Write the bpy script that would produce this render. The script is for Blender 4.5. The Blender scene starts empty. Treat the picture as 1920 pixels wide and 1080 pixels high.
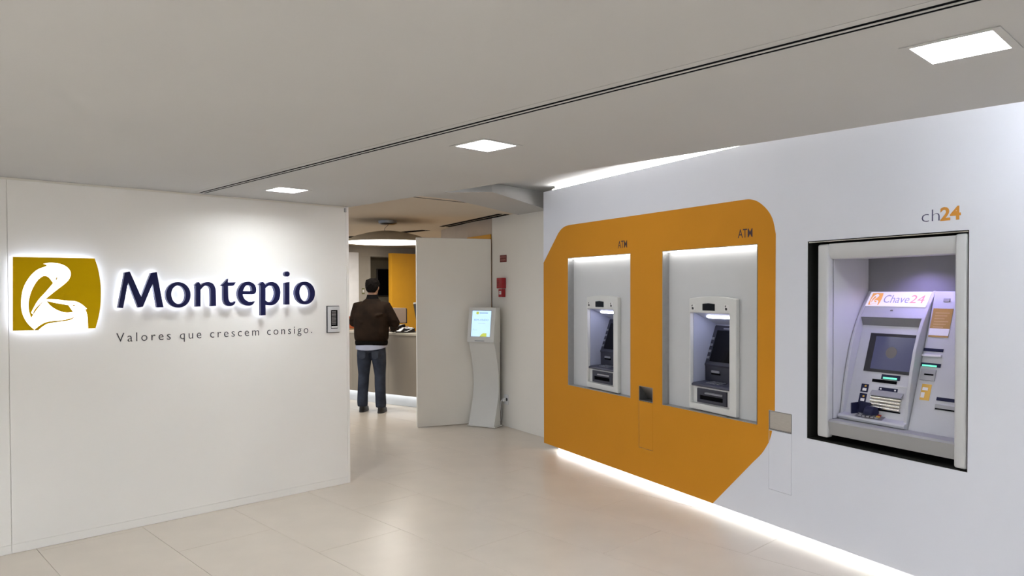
import bpy, bmesh, math, random
from mathutils import Vector, Matrix
from math import sin, cos, pi, radians, atan2

random.seed(4)
SC = bpy.context.scene
COL = SC.collection

# ------------------------------------------------------------------ camera, world, exposure
CAM_H = 1.62
cam_data = bpy.data.cameras.new('camera')
cam_data.sensor_width = 36.0
cam_data.lens = 1376.53 * 36.0 / 1920.0
cam_data.shift_y = 27.43 / 1920.0
cam_data.clip_start = 0.05
cam = bpy.data.objects.new('camera', cam_data)
COL.objects.link(cam)
_yaw, _pit, _roll = radians(46.187), radians(0.998), radians(-0.186)
_f = Vector((cos(_yaw) * cos(_pit), sin(_yaw) * cos(_pit), -sin(_pit)))
_r = Vector((sin(_yaw), -cos(_yaw), 0))
_u = _r.cross(_f)
_r2 = _r * cos(_roll) + _u * sin(_roll)
_u2 = _u * cos(_roll) - _r * sin(_roll)
cam.matrix_world = Matrix(((_r2.x, _u2.x, -_f.x, 0), (_r2.y, _u2.y, -_f.y, 0), (_r2.z, _u2.z, -_f.z, CAM_H), (0, 0, 0, 1)))
SC.camera = cam

world = bpy.data.worlds.new('world')
SC.world = world
world.use_nodes = True
world.node_tree.nodes['Background'].inputs['Color'].default_value = (0.72, 0.80, 0.95, 1)
world.node_tree.nodes['Background'].inputs['Strength'].default_value = 0.4

SC.view_settings.view_transform = 'Standard'
SC.view_settings.look = 'None'
SC.view_settings.gamma = 1.0
SC.view_settings.use_curve_mapping = False
SC.view_settings.exposure = 0.80

LIGHT_PANEL = 60.0      # radiance of the square ceiling fittings
FILL_ROWS = 330.0           # two unseen rows added as fill light
STRIP = 13.0             # LED strips at the foot and the head of the cash machine wall
COVE = 38.0             # linear fitting on the ceiling edge

# ------------------------------------------------------------------ materials
def lin(c):
    return tuple(((v / 255.0) / 12.92 if v <= 10.3 else (((v / 255.0) + 0.055) / 1.055) ** 2.4) for v in c)

MATS = {}
def mat(name, rgb, rough=0.5, metal=0.0, emit=None, strength=0.0, vary=0.04, scale=6.0, bump=0.0, spec=0.5, coat=0.0, stretch=None):
    m = bpy.data.materials.new(name)
    m.use_nodes = True
    nt = m.node_tree
    b = nt.nodes['Principled BSDF']
    b.inputs['Roughness'].default_value = rough
    b.inputs['Metallic'].default_value = metal
    b.inputs['Specular IOR Level'].default_value = spec
    b.inputs['Coat Weight'].default_value = coat
    tc = nt.nodes.new('ShaderNodeTexCoord')
    mp = nt.nodes.new('ShaderNodeMapping')
    if stretch:
        mp.inputs['Scale'].default_value = stretch
    nz = nt.nodes.new('ShaderNodeTexNoise')
    nz.inputs['Scale'].default_value = scale
    nz.inputs['Detail'].default_value = 3.0
    rp = nt.nodes.new('ShaderNodeValToRGB')
    lo = [max(0.0, c * (1 - vary)) for c in rgb]
    hi = [min(1.0, c * (1 + vary)) for c in rgb]
    rp.color_ramp.elements[0].position = 0.3
    rp.color_ramp.elements[0].color = (*lo, 1)
    rp.color_ramp.elements[1].position = 0.7
    rp.color_ramp.elements[1].color = (*hi, 1)
    nt.links.new(tc.outputs['Object'], mp.inputs['Vector'])
    nt.links.new(mp.outputs['Vector'], nz.inputs['Vector'])
    nt.links.new(nz.outputs['Fac'], rp.inputs['Fac'])
    nt.links.new(rp.outputs['Color'], b.inputs['Base Color'])
    if bump:
        bp = nt.nodes.new('ShaderNodeBump')
        bp.inputs['Strength'].default_value = bump
        bp.inputs['Distance'].default_value = 0.01
        nt.links.new(nz.outputs['Fac'], bp.inputs['Height'])
        nt.links.new(bp.outputs['Normal'], b.inputs['Normal'])
    if emit:
        b.inputs['Emission Color'].default_value = (*emit, 1)
        b.inputs['Emission Strength'].default_value = strength
    MATS[name] = m
    return m

mat('wall_paint_warm', (0.85, 0.838, 0.805), 0.45, vary=0.012, scale=2)
mat('wall_paint_cool', (0.75, 0.775, 0.85), 0.42, vary=0.012, scale=2)
mat('wall_paint_corridor', (0.80, 0.77, 0.70), 0.5, vary=0.015, scale=2)
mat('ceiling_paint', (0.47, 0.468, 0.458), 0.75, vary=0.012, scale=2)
mat('ceiling_reception_bounce', (0.60, 0.515, 0.405), 0.7, vary=0.015, scale=2)  # orange bounce from the lit walls is mixed into this colour
mat('floor_tile_stone', (0.62, 0.555, 0.475), 0.30, vary=0.035, scale=3.5, bump=0.01)
mat('floor_joint', (0.42, 0.38, 0.33), 0.7)
mat('orange_vinyl', (0.62, 0.266, 0.022), 0.55, vary=0.015, scale=3, spec=0.08)
mat('orange_panel', (0.62, 0.30, 0.008), 0.5, vary=0.02)
mat('gap_black', (0.004, 0.004, 0.005), 0.8, spec=0.02)
mat('soft_black', (0.02, 0.02, 0.023), 0.45)
mat('glass_black', (0.004, 0.004, 0.006), 0.16, spec=0.12)
mat('steel_brushed', (0.56, 0.54, 0.51), 0.32, 1.0, vary=0.07, scale=30, stretch=(1, 1, 12))
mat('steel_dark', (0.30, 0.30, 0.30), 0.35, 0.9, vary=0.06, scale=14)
mat('aluminium', (0.42, 0.42, 0.42), 0.38, 0.85, vary=0.04, scale=20)
mat('chrome', (0.80, 0.78, 0.72), 0.14, 1.0)
mat('shell_white', (0.68, 0.685, 0.67), 0.38, vary=0.012)
mat('shell_grey', (0.60, 0.61, 0.62), 0.40, vary=0.012)
mat('navy_label', (0.016, 0.018, 0.048), 0.5, spec=0.15)
mat('casing_dark', (0.022, 0.022, 0.020), 0.7, spec=0.1)
mat('shell_silver', (0.53, 0.54, 0.575), 0.36, 0.15, vary=0.02)
mat('shell_sill', (0.36, 0.365, 0.37), 0.42, 0.2, vary=0.02)
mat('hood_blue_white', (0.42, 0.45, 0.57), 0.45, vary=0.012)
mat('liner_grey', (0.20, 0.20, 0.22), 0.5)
mat('navy_plastic', (0.028, 0.029, 0.046), 0.45)
mat('navy_plastic_light', (0.050, 0.053, 0.085), 0.45)
mat('key_metal', (0.36, 0.37, 0.42), 0.3, 0.7)
mat('letter_navy', (0.006, 0.007, 0.050), 0.4, spec=0.2)
mat('letter_side_navy', (0.014, 0.017, 0.085), 0.4, spec=0.25)
mat('lettering_grey', (0.03, 0.03, 0.038), 0.6)
mat('lettering_brown', (0.05, 0.022, 0.03), 0.6)
mat('lettering_navy', (0.07, 0.075, 0.16), 0.6)
mat('lettering_orange', (0.62, 0.27, 0.035), 0.5)
mat('logo_gold', (0.62, 0.39, 0.001), 0.6, vary=0.03, spec=0.05)
mat('acrylic_lit', (0.9, 0.9, 0.92), 0.4, emit=(0.93, 0.95, 1.0), strength=1.5)
mat('halo_lit', (0.8, 0.82, 0.9), 0.4, emit=(0.80, 0.86, 1.0), strength=6.0)
mat('panel_lit', (0.9, 0.9, 0.9), 0.4, emit=(0.94, 0.97, 1.0), strength=LIGHT_PANEL)
mat('panel_lit_fill', (0.9, 0.9, 0.9), 0.4, emit=(0.94, 0.97, 1.0), strength=FILL_ROWS)
mat('edge_fill', (0.9, 0.9, 0.9), 0.4, emit=(0.97, 0.98, 1.0), strength=17.0)
mat('halo_soft', (0.8, 0.82, 0.9), 0.4, emit=(0.80, 0.86, 1.0), strength=2.2)
mat('strip_lit', (0.9, 0.9, 0.9), 0.4, emit=(1.0, 0.97, 0.91), strength=STRIP)
mat('foot_lit', (0.9, 0.9, 0.9), 0.4, emit=(1.0, 0.97, 0.91), strength=6.5)
mat('cove_lit', (0.9, 0.9, 0.9), 0.4, emit=(0.90, 0.94, 1.0), strength=COVE)
mat('plinth_lit', (0.9, 0.9, 0.9), 0.4, emit=(0.95, 0.98, 1.0), strength=4.0)
mat('hood_lamp', (0.9, 0.9, 0.95), 0.4, emit=(0.80, 0.80, 1.0), strength=9.0)
mat('recess_lamp', (0.9, 0.9, 0.9), 0.4, emit=(1.0, 0.98, 0.94), strength=6.0)
mat('spot_lamp', (0.8, 0.75, 0.95), 0.4, emit=(0.85, 0.80, 1.0), strength=10.0)
mat('pendant_lit', (0.9, 0.9, 0.85), 0.4, emit=(1.0, 0.97, 0.90), strength=2.8)
mat('pendant_shade', (0.42, 0.36, 0.27), 0.6)
mat('sign_lit', (0.42, 0.40, 0.45), 0.5, emit=(0.88, 0.80, 1.0), strength=0.42, spec=0.1)
mat('sign_print_blue', (0.22, 0.20, 0.36), 0.6, emit=(0.42, 0.38, 0.66), strength=0.22, spec=0.1)
mat('sign_print_red', (0.40, 0.16, 0.18), 0.6, emit=(0.80, 0.28, 0.34), strength=0.34, spec=0.1)
mat('sign_print_orange', (0.42, 0.20, 0.07), 0.6, emit=(0.9, 0.40, 0.15), strength=0.42, spec=0.1)
mat('led_green', (0.2, 0.9, 0.6), 0.4, emit=(0.14, 0.80, 0.45), strength=0.55)
mat('lcd_idle', (0.02, 0.022, 0.05), 0.2, emit=(0.030, 0.032, 0.062), strength=0.8)
mat('lcd_blot', (0.05, 0.045, 0.045), 0.3, emit=(0.030, 0.026, 0.026), strength=0.8)
mat('kiosk_white', (0.70, 0.69, 0.645), 0.35, vary=0.01)
mat('kiosk_screen', (0.3, 0.4, 0.5), 0.3, emit=(0.47, 0.68, 0.98), strength=0.68)
mat('kiosk_print', (0.1, 0.2, 0.35), 0.4, emit=(0.20, 0.32, 0.52), strength=0.55)
mat('kiosk_print_pale', (0.3, 0.4, 0.5), 0.4, emit=(0.40, 0.58, 0.85), strength=0.55)
mat('kiosk_green', (0.4, 0.45, 0.1), 0.4, emit=(0.42, 0.46, 0.06), strength=0.6)
mat('alarm_red', (0.36, 0.012, 0.018), 0.35)
mat('alarm_red_dark', (0.16, 0.008, 0.01), 0.4)
mat('sign_red', (0.15, 0.02, 0.015), 0.5)
mat('sign_pink', (0.50, 0.22, 0.19), 0.5)
mat('plastic_white', (0.75, 0.75, 0.74), 0.35)
mat('yellow_print', (0.70, 0.42, 0.07), 0.4)
mat('poster_gold', (0.42, 0.25, 0.075), 0.15, coat=1.0)
mat('poster_line', (0.62, 0.42, 0.22), 0.3)
mat('print_white', (0.8, 0.8, 0.8), 0.4)
mat('counter_front', (0.44, 0.385, 0.305), 0.5, vary=0.06, scale=3, stretch=(1, 1, 0.25))
mat('counter_top', (0.72, 0.66, 0.55), 0.35)
mat('counter_plinth', (0.62, 0.64, 0.66), 0.4)
mat('column_white', (0.72, 0.73, 0.76), 0.5)
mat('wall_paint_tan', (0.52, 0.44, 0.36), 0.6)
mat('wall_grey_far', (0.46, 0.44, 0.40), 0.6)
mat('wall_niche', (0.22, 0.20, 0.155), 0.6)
mat('jacket_brown', (0.017, 0.0095, 0.0055), 0.8, vary=0.35, scale=9, bump=0.2, spec=0.12)
mat('jacket_rib', (0.006, 0.005, 0.005), 0.85, vary=0.2, scale=40, spec=0.08)
mat('shirt_pale', (0.36, 0.38, 0.48), 0.8, vary=0.08)
mat('denim', (0.042, 0.050, 0.072), 0.9, vary=0.28, scale=7, bump=0.2, spec=0.08)
mat('denim_worn', (0.043, 0.050, 0.069), 0.85, vary=0.2, scale=12, spec=0.2)
mat('skin', (0.36, 0.20, 0.13), 0.5, vary=0.06, scale=14)
mat('hair_dark', (0.006, 0.0045, 0.004), 0.8, vary=0.4, scale=60, bump=0.5, spec=0.08)
mat('shoe_black', (0.010, 0.009, 0.009), 0.5)
mat('eye_white', (0.7, 0.7, 0.68), 0.3)
mat('box_orange', (0.56, 0.13, 0.03), 0.5)
mat('folder_yellow', (0.50, 0.27, 0.02), 0.5)
mat('beige_shell', (0.56, 0.44, 0.36), 0.5)
mat('paper_white', (0.78, 0.80, 0.82), 0.6)
mat('phone_black', (0.012, 0.008, 0.008), 0.4)
mat('monitor_dark', (0.05, 0.05, 0.055), 0.4)
mat('card_green', (0.20, 0.21, 0.10), 0.5)
M = MATS

# ------------------------------------------------------------------ mesh helpers
class MB:
    """collects simple shapes and links them as ONE mesh object"""
    def __init__(self):
        self.v, self.f = [], []
    def add(self, vs, fs):
        o = len(self.v)
        self.v += [tuple(p) for p in vs]
        self.f += [tuple(i + o for i in f) for f in fs]
        return self
    def box(self, x0, x1, y0, y1, z0, z1):
        vs = [(x, y, z) for x in (x0, x1) for y in (y0, y1) for z in (z0, z1)]
        return self.add(vs, [(0, 1, 3, 2), (4, 6, 7, 5), (0, 4, 5, 1), (2, 3, 7, 6), (0, 2, 6, 4), (1, 5, 7, 3)])
    def prism_x(self, prof, x0, x1):
        """profile of (y, z) points extruded along x"""
        n = len(prof)
        vs = [(x0, y, z) for y, z in prof] + [(x1, y, z) for y, z in prof]
        fs = [tuple(range(n))[::-1], tuple(range(n, 2 * n))]
        fs += [(i, (i + 1) % n, n + (i + 1) % n, n + i) for i in range(n)]
        return self.add(vs, fs)
    def prism_z(self, prof, z0, z1):
        n = len(prof)
        vs = [(x, y, z0) for x, y in prof] + [(x, y, z1) for x, y in prof]
        fs = [tuple(range(n))[::-1], tuple(range(n, 2 * n))]
        fs += [(i, (i + 1) % n, n + (i + 1) % n, n + i) for i in range(n)]
        return self.add(vs, fs)
    def tube(self, pts, rad, n=10, cap=True):
        pts = [Vector(p) for p in pts]
        rads = rad if isinstance(rad, (list, tuple)) else [rad] * len(pts)
        ref = None
        vs, fs = [], []
        for i, p in enumerate(pts):
            d = (pts[min(i + 1, len(pts) - 1)] - pts[max(i - 1, 0)]).normalized()
            if ref is None:
                ref = d.orthogonal().normalized()
            a = (ref - d * ref.dot(d)).normalized()
            ref = a
            b = d.cross(a)
            for k in range(n):
                t = 2 * pi * k / n
                vs.append(p + (a * cos(t) + b * sin(t)) * rads[i])
        for i in range(len(pts) - 1):
            for k in range(n):
                fs.append((i * n + k, i * n + (k + 1) % n, (i + 1) * n + (k + 1) % n, (i + 1) * n + k))
        if cap:
            fs.append(tuple(range(n))[::-1])
            fs.append(tuple((len(pts) - 1) * n + k for k in range(n)))
        return self.add(vs, fs)
    def rings(self, rings, n=20, cap=True, power=2.4):
        """loft of horizontal superellipse rings (cx, cy, z, half width, half depth)"""
        vs, fs = [], []
        for cx, cy, z, hw, hd in rings:
            for k in range(n):
                t = 2 * pi * k / n
                c, s = cos(t), sin(t)
                vs.append((cx + hw * math.copysign(abs(c) ** (2 / power), c), cy + hd * math.copysign(abs(s) ** (2 / power), s), z))
        m = len(rings)
        for i in range(m - 1):
            for k in range(n):
                fs.append((i * n + k, i * n + (k + 1) % n, (i + 1) * n + (k + 1) % n, (i + 1) * n + k))
        if cap:
            fs.append(tuple(range(n))[::-1])
            fs.append(tuple((m - 1) * n + k for k in range(n)))
        return self.add(vs, fs)
    def lathe(self, prof, c=(0, 0), n=32, axis='z'):
        vs, fs = [], []
        for r, z in prof:
            for k in range(n):
                t = 2 * pi * k / n
                if axis == 'z':
                    vs.append((c[0] + r * cos(t), c[1] + r * sin(t), z))
                else:                                    # around y, c = (x, z)
                    vs.append((c[0] + r * cos(t), z, c[1] - r * sin(t)))
        m = len(prof)
        for i in range(m - 1):
            for k in range(n):
                fs.append((i * n + k, i * n + (k + 1) % n, (i + 1) * n + (k + 1) % n, (i + 1) * n + k))
        fs.append(tuple(range(n))[::-1])
        fs.append(tuple((m - 1) * n + k for k in range(n)))
        return self.add(vs, fs)
    def ball(self, c, r, nu=16, nv=10):
        rx, ry, rz = r if isinstance(r, (list, tuple)) else (r, r, r)
        vs = [(c[0], c[1], c[2] - rz)]
        for i in range(1, nv):
            a = -pi / 2 + pi * i / nv
            for k in range(nu):
                t = 2 * pi * k / nu
                vs.append((c[0] + rx * cos(a) * cos(t), c[1] + ry * cos(a) * sin(t), c[2] + rz * sin(a)))
        vs.append((c[0], c[1], c[2] + rz))
        fs = [(0, 1 + (k + 1) % nu, 1 + k) for k in range(nu)]
        for i in range(nv - 2):
            for k in range(nu):
                a = 1 + i * nu
                fs.append((a + k, a + (k + 1) % nu, a + nu + (k + 1) % nu, a + nu + k))
        t = len(vs) - 1
        a = 1 + (nv - 2) * nu
        fs += [(a + k, a + (k + 1) % nu, t) for k in range(nu)]
        return self.add(vs, fs)
    def move(self, fn):
        self.v = [tuple(fn(*p)) for p in self.v]
        return self
    def build(self, name, material, parent=None, bevel=0.0, seg=2, smooth=False, loc=None, rz=0.0):
        me = bpy.data.meshes.new(name)
        bm = bmesh.new()
        bv = [bm.verts.new(p) for p in self.v]
        for f in self.f:
            try:
                bm.faces.new([bv[i] for i in f])
            except ValueError:
                pass
        bmesh.ops.recalc_face_normals(bm, faces=bm.faces[:])
        if bevel:
            ed = [e for e in bm.edges if len(e.link_faces) == 2 and e.calc_face_angle(0) > 0.5]
            bmesh.ops.bevel(bm, geom=ed, offset=bevel, segments=seg, affect='EDGES', profile=0.5)
        if smooth:
            for f in bm.faces:
                f.smooth = True
        bm.to_mesh(me)
        bm.free()
        if smooth:
            try:
                me.set_sharp_from_angle(angle=radians(40))
            except Exception:
                pass
        me.materials.append(M[material])
        return link(name, me, parent, loc, rz)

def link(name, me, parent=None, loc=None, rz=0.0):
    o = bpy.data.objects.new(name, me)
    COL.objects.link(o)
    if parent is not None:
        o.parent = parent
    if loc is not None:
        o.location = loc
    if rz:
        o.rotation_euler = (0, 0, rz)
    return o

def tag(o, label=None, cat=None, group=None, kind=None):
    if label: o['label'] = label
    if cat: o['category'] = cat
    if group: o['group'] = group
    if kind: o['kind'] = kind
    return o

def thing(name, label, cat, loc=(0, 0, 0), rz=0.0, group=None):
    return tag(link(name, None, None, loc, rz), label, cat, group)

def copy_thing(root, loc, label):
    r = root.copy(); COL.objects.link(r); r.location = loc; r['label'] = label
    for ch in list(root.children):
        c = ch.copy(); COL.objects.link(c); c.parent = r
        for g in list(ch.children):
            d = g.copy(); COL.objects.link(d); d.parent = c
    return r

def smooth_contour(pts, steps=5):
    """closed contour of (x, z, corner) -> polyline, Catmull-Rom through the non-corner points"""
    n = len(pts)
    out = []
    for i in range(n):
        p0, p1, p2, p3 = pts[i - 1], pts[i], pts[(i + 1) % n], pts[(i + 2) % n]
        out.append((p1[0], p1[1]))
        if p1[2] and p2[2]:
            continue
        a = p1 if p1[2] else p0
        d = p2 if p2[2] else p3
        for k in range(1, steps):
            t = k / steps
            q = []
            for j in (0, 1):
                m1 = (p2[j] - a[j]) * 0.5
                m2 = (d[j] - p1[j]) * 0.5
                q.append((2 * t**3 - 3 * t**2 + 1) * p1[j] + (t**3 - 2 * t**2 + t) * m1 + (-2 * t**3 + 3 * t**2) * p2[j] + (t**3 - t**2) * m2)
            out.append(tuple(q))
    return out

def plate(contours, y0, y1, flat=False, bevel=0.0):
    """outlines in (x, z) with even-odd holes -> solid between depths y0 and y1 (flat=True: outlines in (x, y), solid between heights)"""
    cu = bpy.data.curves.new('outline', 'CURVE')
    cu.dimensions = '2D'
    cu.fill_mode = 'BOTH'
    cu.extrude = abs(y1 - y0) / 2
    if bevel:
        cu.bevel_depth = bevel
        cu.bevel_resolution = 1
        cu.offset = -bevel
        cu.extrude -= bevel
    for c in contours:
        sp = cu.splines.new('POLY')
        sp.points.add(len(c) - 1)
        for p, (x, z) in zip(sp.points, c):
            p.co = (x, z, 0, 1)
        sp.use_cyclic_u = True
    ob = bpy.data.objects.new('outline', cu)
    me = bpy.data.meshes.new_from_object(ob)
    mid = (y0 + y1) / 2
    mb = MB()
    if flat:
        mb.add([(v.co.x, v.co.y, v.co.z + mid) for v in me.vertices], [tuple(p.vertices) for p in me.polygons])
    else:
        mb.add([(v.co.x, -v.co.z + mid, v.co.y) for v in me.vertices], [tuple(p.vertices) for p in me.polygons])
    bpy.data.objects.remove(ob); bpy.data.curves.remove(cu); bpy.data.meshes.remove(me)
    return weld(mb)

def weld(mb):
    key, idx, vs = {}, [], []
    for p in mb.v:
        k = (round(p[0], 5), round(p[1], 5), round(p[2], 5))
        if k not in key:
            key[k] = len(vs); vs.append(p)
        idx.append(key[k])
    fs = []
    for f in mb.f:
        g = []
        for i in f:
            if not g or g[-1] != idx[i]:
                g.append(idx[i])
        if len(g) > 2 and len(set(g)) == len(g):
            fs.append(tuple(g))
    mb.v, mb.f = vs, fs
    return mb

def text_raw(body, depth=0.0, weight=0.0, spacing=1.0):
    cu = bpy.data.curves.new('lettering', 'FONT')
    cu.body = body
    cu.size = 1.0
    cu.extrude = max(depth, 1e-4)
    cu.offset = weight
    cu.space_character = spacing
    cu.resolution_u = 3
    ob = bpy.data.objects.new('lettering', cu)
    me = bpy.data.meshes.new_from_object(ob)
    mb = MB().add([(v.co.x, -v.co.z, v.co.y) for v in me.vertices], [tuple(p.vertices) for p in me.polygons])
    bpy.data.objects.remove(ob); bpy.data.curves.remove(cu); bpy.data.meshes.remove(me)
    return mb

def text_fit(body, x0, x1, z0, cap, y=0.0, depth=0.001, weight=0.0, spacing=1.0, shear=0.0):
    """lettering from x0 to x1 on baseline z0, capital height cap, standing depth proud of y (towards -y)"""
    cap_raw = max(v[2] for v in text_raw('H', 0, weight).v)
    mb = text_raw(body, 0.01, weight, spacing)
    xs = [v[0] for v in mb.v]
    a, b = min(xs), max(xs)
    sz = cap / cap_raw
    sx = (x1 - x0) / (b - a)
    return mb.move(lambda x, yy, z: (x0 + (x - a) * sx + shear * z * sz, y - depth / 2 + yy / 0.01 * depth / 2, z0 + z * sz))

def remesh(mb, voxel, smooth_iter=3):
    """one continuous skin around overlapping lofts"""
    me = bpy.data.meshes.new('tmp')
    me.from_pydata(mb.v, [], mb.f)
    ob = bpy.data.objects.new('tmp', me)
    COL.objects.link(ob)
    md = ob.modifiers.new('r', 'REMESH'); md.mode = 'VOXEL'; md.voxel_size = voxel
    sm = ob.modifiers.new('s', 'SMOOTH'); sm.iterations = smooth_iter; sm.factor = 0.5
    dg = bpy.context.evaluated_depsgraph_get()
    me2 = bpy.data.meshes.new_from_object(ob.evaluated_get(dg))
    out = MB().add([v.co[:] for v in me2.vertices], [tuple(p.vertices) for p in me2.polygons])
    bpy.data.objects.remove(ob); bpy.data.meshes.remove(me); bpy.data.meshes.remove(me2)
    return out

def rect(x0, x1, z0, z1):
    return [(x0, z0), (x1, z0), (x1, z1), (x0, z1)]

def rrect(x0, x1, z0, z1, r, n=4):
    out = []
    for cx, cz, a in ((x1 - r, z0 + r, -pi / 2), (x1 - r, z1 - r, 0), (x0 + r, z1 - r, pi / 2), (x0 + r, z0 + r, pi)):
        for k in range(n + 1):
            t = a + pi / 2 * k / n
            out.append((cx + r * cos(t), cz + r * sin(t)))
    return out

# ------------------------------------------------------------------ frames of the slanted walls
# in each frame: x runs to the right along the wall as one faces it, y runs into the wall, z is up
ATM_RZ = radians(74.111 - 180)
ATM_O = Vector((5.434, 5.196, 0))
def on_atm_wall(s, t=0.0, z=0.0):
    c, n = cos(ATM_RZ), sin(ATM_RZ)
    return Vector((ATM_O.x + s * c - t * n, ATM_O.y + s * n + t * c, z))
FAR_RZ = atan2(-0.979, -0.203)
FAR_O = Vector((5.976, 6.374, 0))
def on_far_wall(s, t=0.0, z=0.0):
    c, n = cos(FAR_RZ), sin(FAR_RZ)
    return Vector((FAR_O.x + s * c - t * n, FAR_O.y + s * n + t * c, z))

CEIL = 2.32      # ceiling of the lobby
UPPER = 2.672    # ceiling behind the ceiling edge, over the cash machines
RECEPTION = 2.50 # ceiling of the room beyond

# ------------------------------------------------------------------ floor: stone tiles on a joint bed
floor = tag(MB().box(-5, 12, -5, 14, -0.06, -0.004).build('floor', 'floor_joint'), kind='structure')
TW, TL = 0.62, 1.24
tile_mesh = {}
def floor_tile(x0, x1, y0, y1):
    key = (round(x1 - x0, 3), round(y1 - y0, 3))
    if key not in tile_mesh:
        o = MB().box(0, key[0], 0, key[1], -0.02, 0).build('floor_tile', 'floor_tile_stone', floor, bevel=0.0007, seg=1)
        tile_mesh[key] = o.data
    else:
        o = link('floor_tile', tile_mesh[key], floor)
    o.location = (x0, y0, 0)
k0 = -6
for i in range(k0, 12):
    xa = 1.636 + TW * i
    off = 0.0 if i % 2 else TW
    for j in range(-5, 9):
        ya = 2.85 + off + TL * j
        if ya > 12.9 or ya < -4.2: continue
        if xa < 2.6 and ya > 5.6: continue
        if xa > 5.6 and ya < 4.4: continue
        floor_tile(xa + 0.0009, xa + TW - 0.0009, ya + 0.0009, ya + TL - 0.0009)

# ------------------------------------------------------------------ ceilings
LIGHTS = [(2.43, 0.645), (2.385, 2.665), (2.42, 4.785), (2.42, -1.47), (2.42, -3.55), (-1.4, 2.65), (-1.4, 0.60), (-1.4, -1.50), (-3.4, 2.65), (-3.4, 0.60), (-3.4, -1.50)]  # the rows at negative x are added fill, out of view
SLOT = (1.984, 2.076)
holes = [[(x - .105, y - .105), (x + .105, y - .105), (x + .105, y + .105), (x - .105, y + .105)] for x, y in LIGHTS]
holes.append([(SLOT[0], -4.4), (SLOT[1], -4.4), (SLOT[1], 5.33), (SLOT[0], 5.33)])
outer = [(-4.5, -4.6), (3.30, -4.6), (3.30, 5.52), (-4.5, 5.52)]
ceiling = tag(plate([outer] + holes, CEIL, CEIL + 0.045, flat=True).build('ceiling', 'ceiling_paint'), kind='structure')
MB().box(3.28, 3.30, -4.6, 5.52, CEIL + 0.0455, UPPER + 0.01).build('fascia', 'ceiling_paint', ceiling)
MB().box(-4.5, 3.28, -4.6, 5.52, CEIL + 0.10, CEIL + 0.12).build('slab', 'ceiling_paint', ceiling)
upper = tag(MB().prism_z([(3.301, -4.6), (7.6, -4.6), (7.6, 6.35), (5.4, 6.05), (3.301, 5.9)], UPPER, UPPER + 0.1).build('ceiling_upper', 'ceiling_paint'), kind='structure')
# ceiling of the reception with its front edge sloping up to the higher ceiling
edge = [(3.95, 5.22), (4.37, 4.80), (5.80, 5.463), (5.93, 6.06)]
back = [(5.60, 5.93), (5.22, 5.765), (4.94, 5.645), (4.68, 5.545), (4.43, 5.435), (4.05, 5.45), (3.8, 5.5)]
bulk = MB()
nb = len(edge)
bulk.add([(x, y, 2.482) for x, y in edge + back], [tuple(range(nb + len(back)))])
bulk.add([(x, y, z) for z in (2.482, 2.53) for x, y in back], [(q, q + 1, len(back) + q + 1, len(back) + q) for q in range(len(back) - 1)])
def ruled(a0, a1, b0, b1, nu=14, nv=5):
    vs, fs = [], []
    for q in range(nu + 1):
        for r in range(nv + 1):
            u, v = q / nu, r / nv
            lo = Vector(a0).lerp(Vector(a1), u); hi = Vector(b0).lerp(Vector(b1), u)
            vs.append(tuple(lo.lerp(hi, v)))
    for q in range(nu):
        for r in range(nv):
            k = q * (nv + 1) + r
            fs.append((k, k + 1, k + nv + 2, k + nv + 1))
    return vs, fs
bulk.add(*ruled((4.37, 4.80, 2.482), (5.80, 5.463, 2.482), (4.88, 5.38, UPPER + .01), (5.80, 5.50, UPPER + .01)))
bulk.add(*ruled((3.95, 5.22, 2.482), (4.37, 4.80, 2.482), (3.7, 5.75, UPPER + .01), (4.88, 5.38, UPPER + .01)))
tag(bulk.build('ceiling_bulkhead', 'ceiling_paint', smooth=True), kind='structure')
rec = [(3.3, 5.62), (4.05, 5.40), (4.43, 5.40), (5.6, 5.88), (5.95, 6.05), (6.2, 6.5), (7.6, 9.2), (11.5, 9.4), (11.5, 13.9), (3.3, 13.9)]
ceil_rec = tag(MB().prism_z(rec, RECEPTION, RECEPTION + 0.1).build('ceiling_reception', 'ceiling_reception_bounce'), kind='structure')
MB().box(3.9, 5.02, 5.648, 5.662, RECEPTION - 0.003, RECEPTION + 0.001).build('track_groove', 'soft_black', ceil_rec)

# ------------------------------------------------------------------ left wall: two smooth panels, flush skirting, end strip
wall_left = tag(MB().box(-4.5, 3.253, 5.3955, 5.50, 0, CEIL - 0.001).build('wall_left', 'wall_paint_warm'), kind='structure')
MB().box(-1.12, 0.8855, 5.39, 5.395, 0.0575, CEIL - 0.014).build('wall_panel', 'wall_paint_warm', wall_left, bevel=0.0008, seg=1)
MB().box(0.889, 3.252, 5.39, 5.395, 0.0575, CEIL - 0.014).build('wall_panel', 'wall_paint_warm', wall_left, bevel=0.0008, seg=1)
MB().box(-3.2, -1.1245, 5.39, 5.395, 0.0575, CEIL - 0.014).build('wall_panel', 'wall_paint_warm', wall_left, bevel=0.0008, seg=1)
MB().box(3.2535, 3.278, 5.39, 5.51, 0.002, CEIL - 0.003).build('end_strip', 'wall_paint_warm', wall_left, bevel=0.001, seg=1)
MB().box(3.235, 3.252, 5.378, 5.392, CEIL - 0.050, CEIL - 0.016).build('end_bracket', 'aluminium', wall_left, bevel=0.002, seg=1)
skirt = tag(MB().box(0.889, 3.252, 5.3905, 5.395, 0.001, 0.0562).build('baseboard_left', 'wall_paint_warm', bevel=0.001, seg=1), kind='structure')
MB().box(-3.2, 0.8845, 5.3905, 5.395, 0.001, 0.0562).build('baseboard_piece', 'wall_paint_warm', skirt, bevel=0.001, seg=1)
MB().box(-4.5, 3.24, 5.3935, 5.3952, CEIL - 0.0138, CEIL - 0.001).build('shadow_gap', 'wall_paint_corridor', wall_left)

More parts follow.
